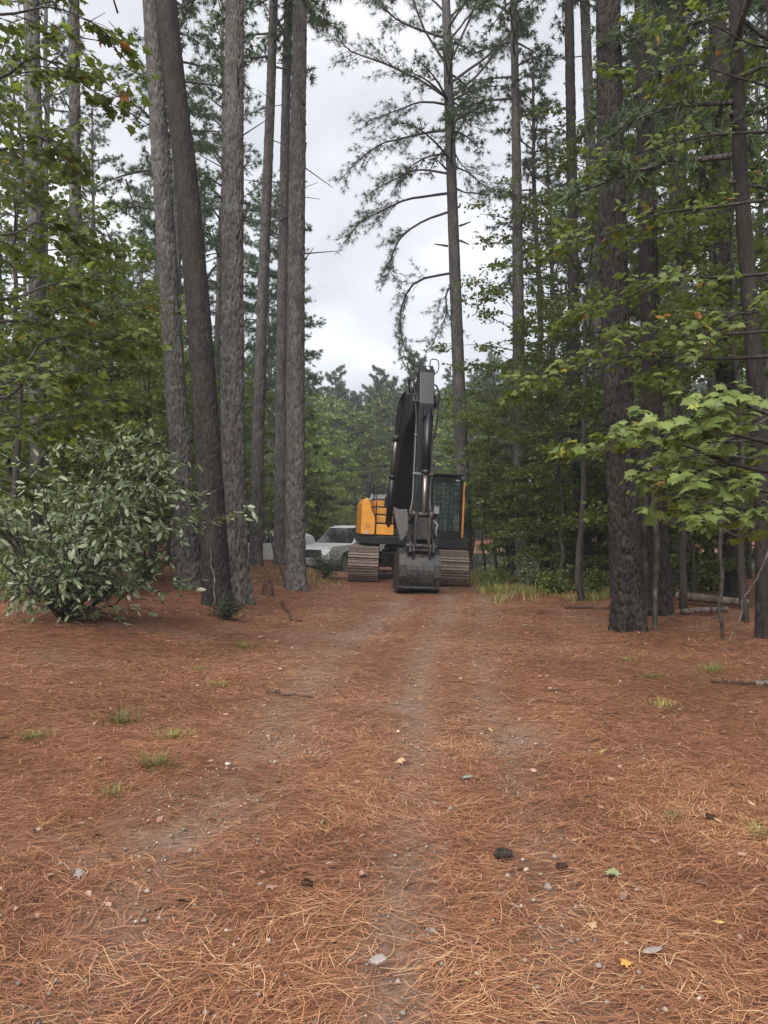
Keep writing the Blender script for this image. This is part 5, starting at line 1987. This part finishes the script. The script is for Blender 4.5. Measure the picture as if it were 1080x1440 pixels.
for k, (a, b, r, lab) in enumerate((
        ((356, 680, 19.5), (402, 800, 18.6), 0.028, 'thin dead stem leaning between the slender trunks above the stump'),
        ((1015, 725, 9.9), (1016, 935, 9.9), 0.028, 'thin upright dead stem standing by the dark wood edge trunk'),
        ((1018, 875, 9.2), (1085, 765, 8.8), 0.009, 'pale bent twig leaning on the thin upright stem'),
        ((302, 862, 12.2), (296, 770, 12.4), 0.012, 'pale twig standing against the blackish leaning trunk'),
        ((922, 640, 10.9), (921, 893, 10.9), 0.042, 'slim straight sapling stem touching the deep plated trunk'),
        ((903, 560, 11.6), (907, 880, 11.6), 0.05, 'dark sapling stem between the two blackish trunks'))):
    A, B = at(*a), at(*b)
    lowp = A if A.z < B.z else B
    gzl = float(gz(lowp.x, lowp.y))
    lowp.z = gzl - 0.03
    log('bare_stem', lab, A, B, r, M['bark_grey'] if 'pale' in lab else M['bark_thin'], 40 + k, 'stem', 0.03, 7)


def stump():
    rng = np.random.default_rng(66)
    p = ground_hit(376, 838)
    o = thing('tree_stump', 'broken dark red rotten stump between the grey trunks', 'stump', p, scale=0.62)
    nu = 24
    th = np.arange(nu) * 2 * np.pi / nu
    V = []
    top = 0.28 + 0.25 * np.abs(np.sin(th * 1.5 + 0.4)) ** 3 + rng.uniform(-0.08, 0.12, nu)
    for k, f in enumerate((-0.1, 0.05, 0.35, 0.7, 1.0)):
        r = 0.17 * (1.35 - 0.5 * max(f, 0)) * (1 + 0.1 * rng.normal(0, 1, nu))
        V.append(np.stack([r * np.cos(th), r * np.sin(th), f * top], -1))
    r = 0.09
    V.append(np.stack([r * np.cos(th), r * np.sin(th), top * 0.45], -1))
    V.append(np.stack([0.01 * np.cos(th), 0.01 * np.sin(th), top * 0 + 0.1], -1))
    m = len(V)
    V = np.concatenate(V)
    i, j = np.meshgrid(np.arange(m - 1), np.arange(nu), indexing='ij')
    j2 = (j + 1) % nu
    Q = np.stack([i * nu + j, i * nu + j2, (i + 1) * nu + j2, (i + 1) * nu + j], -1).reshape(-1, 4)
    link('stump_shell', mesh_np('stump_shell', V, [Q], [M['bark_red']], False, rng.random(len(V))), o)
    mb = MB()
    mb.tube(np.array([[0.04, 0, 0.2], [0.03, 0.02, 0.5], [0.0, 0.0, 0.66]]), [0.06, 0.04, 0.012], 6, 0.6)
    mb.tube(np.array([[-0.06, 0, 0.2], [-0.16, 0.02, 0.4]]), [0.04, 0.012], 5, 0.6)
    link('splinter', mb.mesh('splinter', [M['bark_red']]), o)


stump()


def blades(mb, n, spread, h, rng, w=0.006, lean=0.6, tm=0.45):
    a = rng.random(n) * 6.28
    r = np.abs(rng.normal(0, spread, n))
    b = np.stack([np.cos(a) * r, np.sin(a) * r, np.full(n, -0.01)], -1)
    la = a + rng.normal(0, 0.9, n)
    H = h * rng.uniform(0.5, 1.1, n)
    ln = lean * rng.uniform(0.3, 1.3, n)
    d = np.stack([np.cos(la) * ln, np.sin(la) * ln, np.ones(n)], -1)
    side = np.stack([-np.sin(la), np.cos(la), np.zeros(n)], -1) * w / 2
    mid = b + d * (H * 0.55)[:, None]
    tip = b + d * H[:, None] * [1.35, 1.35, 0.9]
    V = np.stack([b - side, b + side, mid - side * .8, mid + side * .8, tip], 1).reshape(-1, 3)
    k = np.arange(n)[:, None] * 5
    mb.add(V, k + [2, 3, 4], k + [0, 1, 3, 2], np.repeat(np.clip(rng.normal(tm, 0.22, n), 0, 1), 5))


tuft_spec = [(168, 1018, 0.10, 0.13, 'largest green grass tuft in the straw below the silvery bush'), (240, 1038, 0.08, 0.08, 'flat green grass patch right of the largest tuft'),
             (215, 1080, 0.08, 0.11, 'bright grass tuft just below the largest tuft'), (158, 1120, 0.05, 0.09, 'tiny grass tuft beside pale stones in the straw'),
             (342, 912, 0.10, 0.12, 'soft grass tuft at the foot of the dark evergreen shrub'), (312, 965, 0.11, 0.07, 'sparse yellowing grass below the dark evergreen shrub'),
             (280, 942, 0.10, 0.06, 'thin grass patch near the silvery bush edge'), (45, 1040, 0.09, 0.08, 'broad leaved weeds in the shaded straw under the silvery bush'),
             (1000, 945, 0.11, 0.13, 'dark green grass tuft beside the thin upright dead stem'), (915, 955, 0.10, 0.08, 'thin grass patch in front of the deep plated trunk'),
             (880, 930, 0.12, 0.07, 'yellowish grass at the foot of the deep plated trunk'), (1075, 1178, 0.04, 0.09, 'small green tuft among scattered dry leaves'),
             (943, 1153, 0.03, 0.06, 'tiny green sprig in the straw among dry leaves'), (930, 995, 0.10, 0.08, 'faded grass patch beside the long dark stick')]
for k, (px, py, sp, h, lab) in enumerate(tuft_spec):
    rng = np.random.default_rng(700 + k)
    p = ground_hit(px, py)
    mb = MB()
    sc = p.y / 4.5
    blades(mb, 130 if sp > 0.06 else 50, sp * (0.75 + 0.1 * sc), h, rng, 0.0045, 0.8, 0.45 if 'yellow' not in lab and 'faded' not in lab else 0.8)
    o = link('grass_tuft', mb.mesh('grass_tuft', [M['grass']]), loc=p)
    tag(o, lab, 'grass tuft')


def field_grass():
    rng = np.random.default_rng(800)
    mb = MB()
    n = 0
    C = []
    while len(C) < 900:
        d = rng.uniform(15.5, 34)
        px = rng.uniform(640, 900)
        x = (px - CX) / FPX * d
        if x < 2.3 + 0.0 * d or x > 9:
            continue
        if fbm(x * 0.8, d * 0.8, 90) < 0.46 and rng.random() < 0.8:
            continue
        C.append((x, d))
    while len(C) < 1040:
        d = rng.uniform(17.5, 34)
        px = rng.uniform(345, 480)
        x = (px - CX) / FPX * d
        C.append((x, d))
    for x, d in C:
        m2 = MB()
        blades(m2, 22, 0.10, rng.uniform(0.12, 0.3) if x > 0 else rng.uniform(0.06, 0.15), rng, 0.009, 0.6, rng.uniform(0.2, 0.85))
        V = np.concatenate(m2.V) + [x, d, float(gz(x, d))]
        k = np.arange(22)[:, None] * 5
        mb.add(V, k + [2, 3, 4], k + [0, 1, 3, 2], m2.t[0])
    o = link('roadside_grass', mb.mesh('roadside_grass', [M['drygrass']]))
    tag(o, 'dry yellow grass along the drive edge towards the pond bank', 'grass', kind='stuff')


field_grass()


def stone_mesh(seed, t):
    rng = np.random.default_rng(seed)
    bm = bmesh.new()
    bmesh.ops.create_icosphere(bm, subdivisions=2, radius=1)
    for v in bm.verts:
        n = 0.25 * (fbm(v.co.x * 1.3 + seed, v.co.y * 1.3 + v.co.z * 0.7, seed, 2) - 0.5) * 2
        v.co *= 1 + float(n)
    sx, sy, sz = 1.0, rng.uniform(0.6, 0.9), rng.uniform(0.45, 0.65)
    bmesh.ops.scale(bm, vec=(sx, sy, sz), verts=bm.verts[:])
    me = bpy.data.meshes.new('stone')
    bm.to_mesh(me)
    bm.free()
    me.materials.append(M['stone'])
    a = me.attributes.new('tint', 'FLOAT', 'POINT')
    a.data.foreach_set('value', np.full(len(me.vertices), t, np.float32))
    return me


STONES = [stone_mesh(900 + k, t) for k, t in enumerate((0.55, 0.75, 0.95, 0.35))]
spts = [(115, 1161, 7), (55, 1168, 6), (320, 1076, 5), (365, 1246, 6), (378, 1325, 6), (382, 1286, 5), (336, 1396, 8), (348, 1360, 6), (362, 1364, 6), (401, 1375, 6), (411, 1290, 4),
        (329, 1330, 5), (325, 1310, 5), (318, 1312, 5), (402, 1240, 5), (407, 1257, 5), (386, 1228, 4), (463, 1216, 6), (480, 1196, 6), (487, 1187, 5), (476, 1212, 4), (896, 1195, 6), (910, 1303, 6),
        (1040, 1320, 7), (938, 1358, 8), (955, 1362, 6), (671, 1373, 5), (750, 1268, 5), (738, 1353, 5), (740, 1225, 5), (923, 1276, 5), (935, 1424, 6), (983, 1407, 6), (303, 1433, 8), (290, 1428, 7),
        (820, 1212, 4), (760, 1231, 4), (735, 1211, 4), (880, 1330, 5), (834, 1392, 4), (541, 1022, 3), (560, 1030, 3), (530, 1100, 3), (478, 1074, 3), (640, 1086, 3), (672, 1092, 3)]
for k, (px, py, r) in enumerate(spts):
    p = ground_hit(px, py)
    s = 0.75 * r * p.y / FPX
    o = link('stone', STONES[k % 3 if k % 5 else 3], loc=(p.x, p.y, p.z + 0.15 * s + 0.004), rot=(0, 0, k * 1.3), scale=s)
    tag(o, 'small pale rounded stone lying in the pine straw of the drive', 'stone', 'pale stones scattered on the drive')


def gravel():
    rng = np.random.default_rng(910)
    mb = MB()
    oct_ = np.array([[1, 0, 0], [-1, 0, 0], [0, 1, 0], [0, -1, 0], [0, 0, 1], [0, 0, -1.0]])
    T = np.array([[0, 2, 4], [2, 1, 4], [1, 3, 4], [3, 0, 4], [2, 0, 5], [1, 2, 5], [3, 1, 5], [0, 3, 5]])
    K = 60000
    D = np.where(np.arange(K) % 2 == 1, np.sqrt(rng.uniform(1.5 ** 2, 15 ** 2, K)), rng.uniform(1.5, 6, K))
    XX = rng.uniform(-1, 1, K) * 0.55 * D
    lane = np.where((XX - 0.09 * D > -1.9) & (XX - 0.09 * D < 1.5), 1, 0.1)
    m = rut_mask(XX, D) * 0.5 + 0.25 * sstep(0.5, 0.72, fbm(XX * 1.7, D * 1.7, 95)) * lane
    ok = np.nonzero(rng.random(K) < m)[0][:6500]
    ZG = gsurf(XX, D)
    for i in ok:
        s = rng.gamma(2, 0.0024) * (1 + 0.04 * D[i])
        V = oct_ * s * rng.uniform(0.6, 1.1, (6, 3)) * [1, 0.9, 0.7]
        a = rng.random() * 6.28
        c, q = math.cos(a), math.sin(a)
        V = V @ np.array([[c, q, 0], [-q, c, 0], [0, 0, 1]])
        mb.add(V + [XX[i], D[i], ZG[i] + 0.5 * s + 0.004], T, None, rng.beta(1.4, 2.4))
    o = link('gravel', mb.mesh('gravel', [M['stone']]))
    tag(o, 'fine pale gravel scattered in the bare wheel tracks', 'gravel', kind='stuff')


gravel()

# fallen leaves: lobed or oval, slightly curled
FL = {}
for nm, col in (('tan', (0.36, 0.22, 0.12)), ('orange', (0.50, 0.24, 0.06)), ('yellow', (0.38, 0.31, 0.10)), ('green', (0.20, 0.215, 0.10)), ('bluegreen', (0.17, 0.22, 0.17)), ('grey', (0.24, 0.20, 0.175)), ('brown', (0.13, 0.065, 0.04)), ('chip', (0.26, 0.23, 0.205)), ('pink', (0.30, 0.175, 0.13))):
    FL[nm] = plain('fallen_leaf_' + nm, col, 0.6, fleck=0.25, scale=25)
words = {'tan': 'tan', 'orange': 'orange', 'yellow': 'yellow', 'green': 'pale green', 'bluegreen': 'blue green', 'grey': 'greyish', 'brown': 'dark brown', 'chip': 'grey', 'pink': 'pinkish tan'}
lpts = [(560, 1071, 10, 'tan', 1, 'curled tan leaf lying by the bare wheel track'), (657, 1099, 11, 'bluegreen', 0, 'blue green leaf lying flat on the drive'),
        (452, 1161, 7, 'green', 1, 'pale green lobed leaf near a bare mound of soil'), (862, 1236, 12, 'green', 1, 'pale green lobed leaf beside two pine cones'),
        (881, 1362, 12, 'orange', 1, 'bright orange lobed leaf beside a large grey one'), (918, 1345, 20, 'grey', 0, 'large greyish leaf next to the bright orange one'),
        (846, 1060, 8, 'yellow', 1, 'small pale yellow lobed leaf towards the deep plated trunk'), (382, 1253, 14, 'pink', 1, 'pinkish lobed leaf beside a black cone and pale stones'),
        (262, 1268, 14, 'brown', 1, 'reddish brown leaf lying among brushed straw'), (114, 1233, 12, 'grey', 1, 'pale grey flattened leaf on the swept straw'),
        (1045, 1208, 13, 'pink', 0, 'pinkish oval leaf near the small green tuft'), (1057, 1138, 8, 'tan', 0, 'tan oval leaf above the pinkish one'),
        (1068, 1303, 10, 'pink', 1, 'pinkish lobed leaf on thick straw at the drive side'), (990, 1250, 10, 'brown', 1, 'brown curled leaf in the thick straw'),
        (832, 1308, 9, 'tan', 1, 'tan leaf standing in the straw below the green leaf'), (1010, 1305, 10, 'yellow', 0, 'narrow yellow leaf near the large grey one'),
        (922, 1393, 8, 'yellow', 0, 'small yellow oval leaf below the bright orange one'), (657, 1390, 9, 'yellow', 0, 'narrow yellow green leaf near loose gravel'),
        (769, 971, 7, 'tan', 1, 'tan leaf lying at the thin twig on the drive'), (648, 958, 6, 'tan', 0, 'small tan leaf on the far drive'),
        (738, 882, 6, 'green', 0, 'tiny pale green leaf far along the drive'), (1020, 1080, 8, 'pink', 0, 'small pinkish leaf in shaded straw'),
        (920, 1075, 7, 'grey', 0, 'small grey leaf in shaded straw'), (272, 1178, 8, 'brown', 0, 'brown leaf beside swept straw and stones'),
        (135, 1178, 8, 'brown', 1, 'brown lobed leaf just beyond the tiny grass tuft'), (1010, 1160, 8, 'tan', 0, 'tan leaf lying near the tiny green sprig'),
        (975, 1060, 8, 'tan', 1, 'dull tan lobed leaf under the wood edge'), (855, 1020, 6, 'brown', 1, 'dark brown leaf in front of the wood edge'),
        (755, 970, 5, 'brown', 0, 'small brown leaf next to the thin twig'), (690, 1030, 5, 'tan', 0, 'little tan leaf midway along the drive')]
LM = {}
for k, (px, py, r, c, kind, lab) in enumerate(lpts):
    if (c, kind) not in LM:
        LM[(c, kind)] = leaf_mesh('fallen_leaf', MAPLE if kind else OVAL, FL[c], 0.3, 0.28)
    p = ground_hit(px, py)
    s = 2.0 * r * p.y / FPX * (0.9 if kind else 1.0)
    s = min(s, 0.15)
    rng = np.random.default_rng(1000 + k)
    a = rng.random() * 6.28
    off = Vector((math.cos(a), math.sin(a), 0)) * s * 0.5
    o = link('fallen_leaf', LM[(c, kind)], loc=(p.x - off.x, p.y - off.y, p.z + 0.028), rot=(rng.normal(0, .2), rng.normal(0, .2) - 0.08, a), scale=s)
    tag(o, lab, 'leaf')


def leaf_litter():
    rng = np.random.default_rng(1100)
    for col, share in (('pink', 0), ('brown', 1)):
        mb = MB()
        n = 2200 if share == 0 else 900
        d = np.sqrt(rng.uniform(9, 21 ** 2, n))
        x = rng.uniform(-1, 1, n) * 0.55 * d
        pos = np.stack([x, d, gsurf(x, d) + 0.02], -1)
        leaves(mb, pos, np.array([0, 0, 1.0]) + rng.normal(0, 0.25, (n, 3)), rng, (0.015, 0.06), 0.6)
        o = link('leaf_litter', mb.mesh('leaf_litter', [FL[col]]))
        tag(o, ('pinkish tan' if share == 0 else 'dark brown') + ' small dry leaves strewn over the straw', 'dry leaves', kind='stuff')


leaf_litter()


def cone(label, px, py, L_, seed, m='bark_red'):
    rng = np.random.default_rng(seed)
    p = ground_hit(px, py)
    mb = MB()
    core = np.linspace(-0.5, 0.5, 8)
    rad = 0.20 * np.sqrt(np.clip(1 - (core / 0.55) ** 2, 0.05, 1)) * (1.1 - 0.5 * core)
    mb.tube(np.stack([core, core * 0, core * 0], -1) * L_, rad * L_, 9, 0.3)
    for k in range(70):
        t = -0.47 + 0.94 * k / 69
        a = k * 2.4
        rr = 0.24 * math.sqrt(max(0.08, 1 - (t / 0.55) ** 2)) * (1.1 - 0.5 * t)
        c = np.array([t, rr * math.cos(a), rr * math.sin(a)])
        o_ = np.array([0.35, math.cos(a), math.sin(a)])
        o_ /= np.linalg.norm(o_)
        s_ = np.array([0, -math.sin(a), math.cos(a)])
        u = np.cross(o_, s_)
        V = np.array([c - s_ * 0.06 - o_ * 0.05, c + s_ * 0.06 - o_ * 0.05, c + s_ * 0.05 + o_ * 0.09, c - s_ * 0.05 + o_ * 0.09, c + o_ * 0.06 + u * 0.04, c - o_ * 0.05 + u * 0.04])
        mb.add(V * L_, [[0, 4, 3], [1, 2, 4], [0, 1, 5], [0, 5, 4], [1, 4, 5], [2, 3, 4]], [[0, 1, 2, 3]], rng.random())
    o = link('pine_cone', mb.mesh('pine_cone', [M[m]]), loc=(p.x, p.y, p.z + 0.25 * L_ + 0.004), rot=(0, 0.05, rng.normal(0, 0.5)))
    tag(o, label, 'pine cone')


cone('grey brown closed pine cone lying on the drive', 708, 1209, 0.085, 1, 'bark_thin')
cone('small dark open pine cone near the pale green lobed leaf', 790, 1225, 0.055, 2)
cone('small black pine cone beside the pinkish lobed leaf', 433, 1249, 0.055, 3)
cone('dark pine cone in the straw near the wood edge', 1000, 1155, 0.06, 4)


def twig_litter():
    rng = np.random.default_rng(1200)
    mb = MB()
    n = 260
    d = np.sqrt(rng.uniform(2.0 ** 2, 14 ** 2, n))
    x = rng.uniform(-1, 1, n) * 0.55 * d
    for i in range(n):
        a = rng.random() * 6.28
        L_ = rng.uniform(0.03, 0.16)
        z = float(gsurf(x[i], d[i])) + 0.014
        v = np.array([math.cos(a), math.sin(a), rng.normal(0, 0.06)]) * L_
        c = np.array([x[i], d[i], z])
        k = np.array([-v[1], v[0], 0]) * rng.normal(0, 0.15)
        mb.tube(np.array([c - v / 2, c + k, c + v / 2]), [0.004, 0.0035, 0.002], 4, rng.random())
    o = link('twig_litter', mb.mesh('twig_litter', [M['bark_red']]))
    tag(o, 'short dark twigs and bark bits strewn through the straw', 'twigs', kind='stuff')


twig_litter()


def wood_chip():
    p = ground_hit(531, 1358)
    bm = bmesh.new()
    bm_prism(bm, [(-0.035, -0.012), (-0.01, -0.022), (0.03, -0.014), (0.04, 0.002), (0.028, 0.018), (-0.005, 0.02), (-0.03, 0.012)], 0, 0.010, 'z')
    for v in bm.verts:
        v.co.z += 0.25 * abs(v.co.y) + 0.006 * math.sin(v.co.x * 90)
    o = fin('wood_chip', bm, FL['chip'], None, 0.002, (p.x, p.y, p.z + 0.012), (0.15, 0.1, 0.5), 0.9)
    tag(o, 'pale grey flake of wood lying on the bare wheel track', 'wood chip')


wood_chip()


def dock_box():
    p = Vector((14.9, 75.5, float(gz(14.9, 75.5))))
    o = thing('storage_chest', 'small white chest on the far pond bank', 'chest', p)
    bm = bmesh.new()
    bm_box(bm, -0.45, 0.45, -0.25, 0.25, 0.08, 0.6)
    fin('chest_body', bm, M['white'], o, 0.03)
    bm = bmesh.new()
    bm_box(bm, -0.47, 0.47, -0.27, 0.27, 0.605, 0.72)
    fin('lid', bm, M['white'], o, 0.03)
    for sx in (-0.35, 0.35):
        bm = bmesh.new()
        bm_box(bm, sx - 0.05, sx + 0.05, -0.2, 0.2, -0.05, 0.08)
        fin('foot', bm, M['black'], o, 0.01)


dock_box()


# ------------------------------------------------------------------ hazy air
def haze():
    m, nt, out, L = mat('hazy_air')
    v = nt.nodes.new('ShaderNodeVolumePrincipled')
    v.inputs['Color'].default_value = (0.86, 0.9, 0.95, 1)
    v.inputs['Density'].default_value = 0.0012
    v.inputs['Anisotropy'].default_value = 0.2
    L(v.outputs[0], out.inputs['Volume'])
    bm = bmesh.new()
    bm_box(bm, -520, 520, -80, 920, -4, 34)
    o = fin('haze', bm, m)
    tag(o, 'thin pale haze hanging in the wood', 'haze', kind='stuff')


haze()
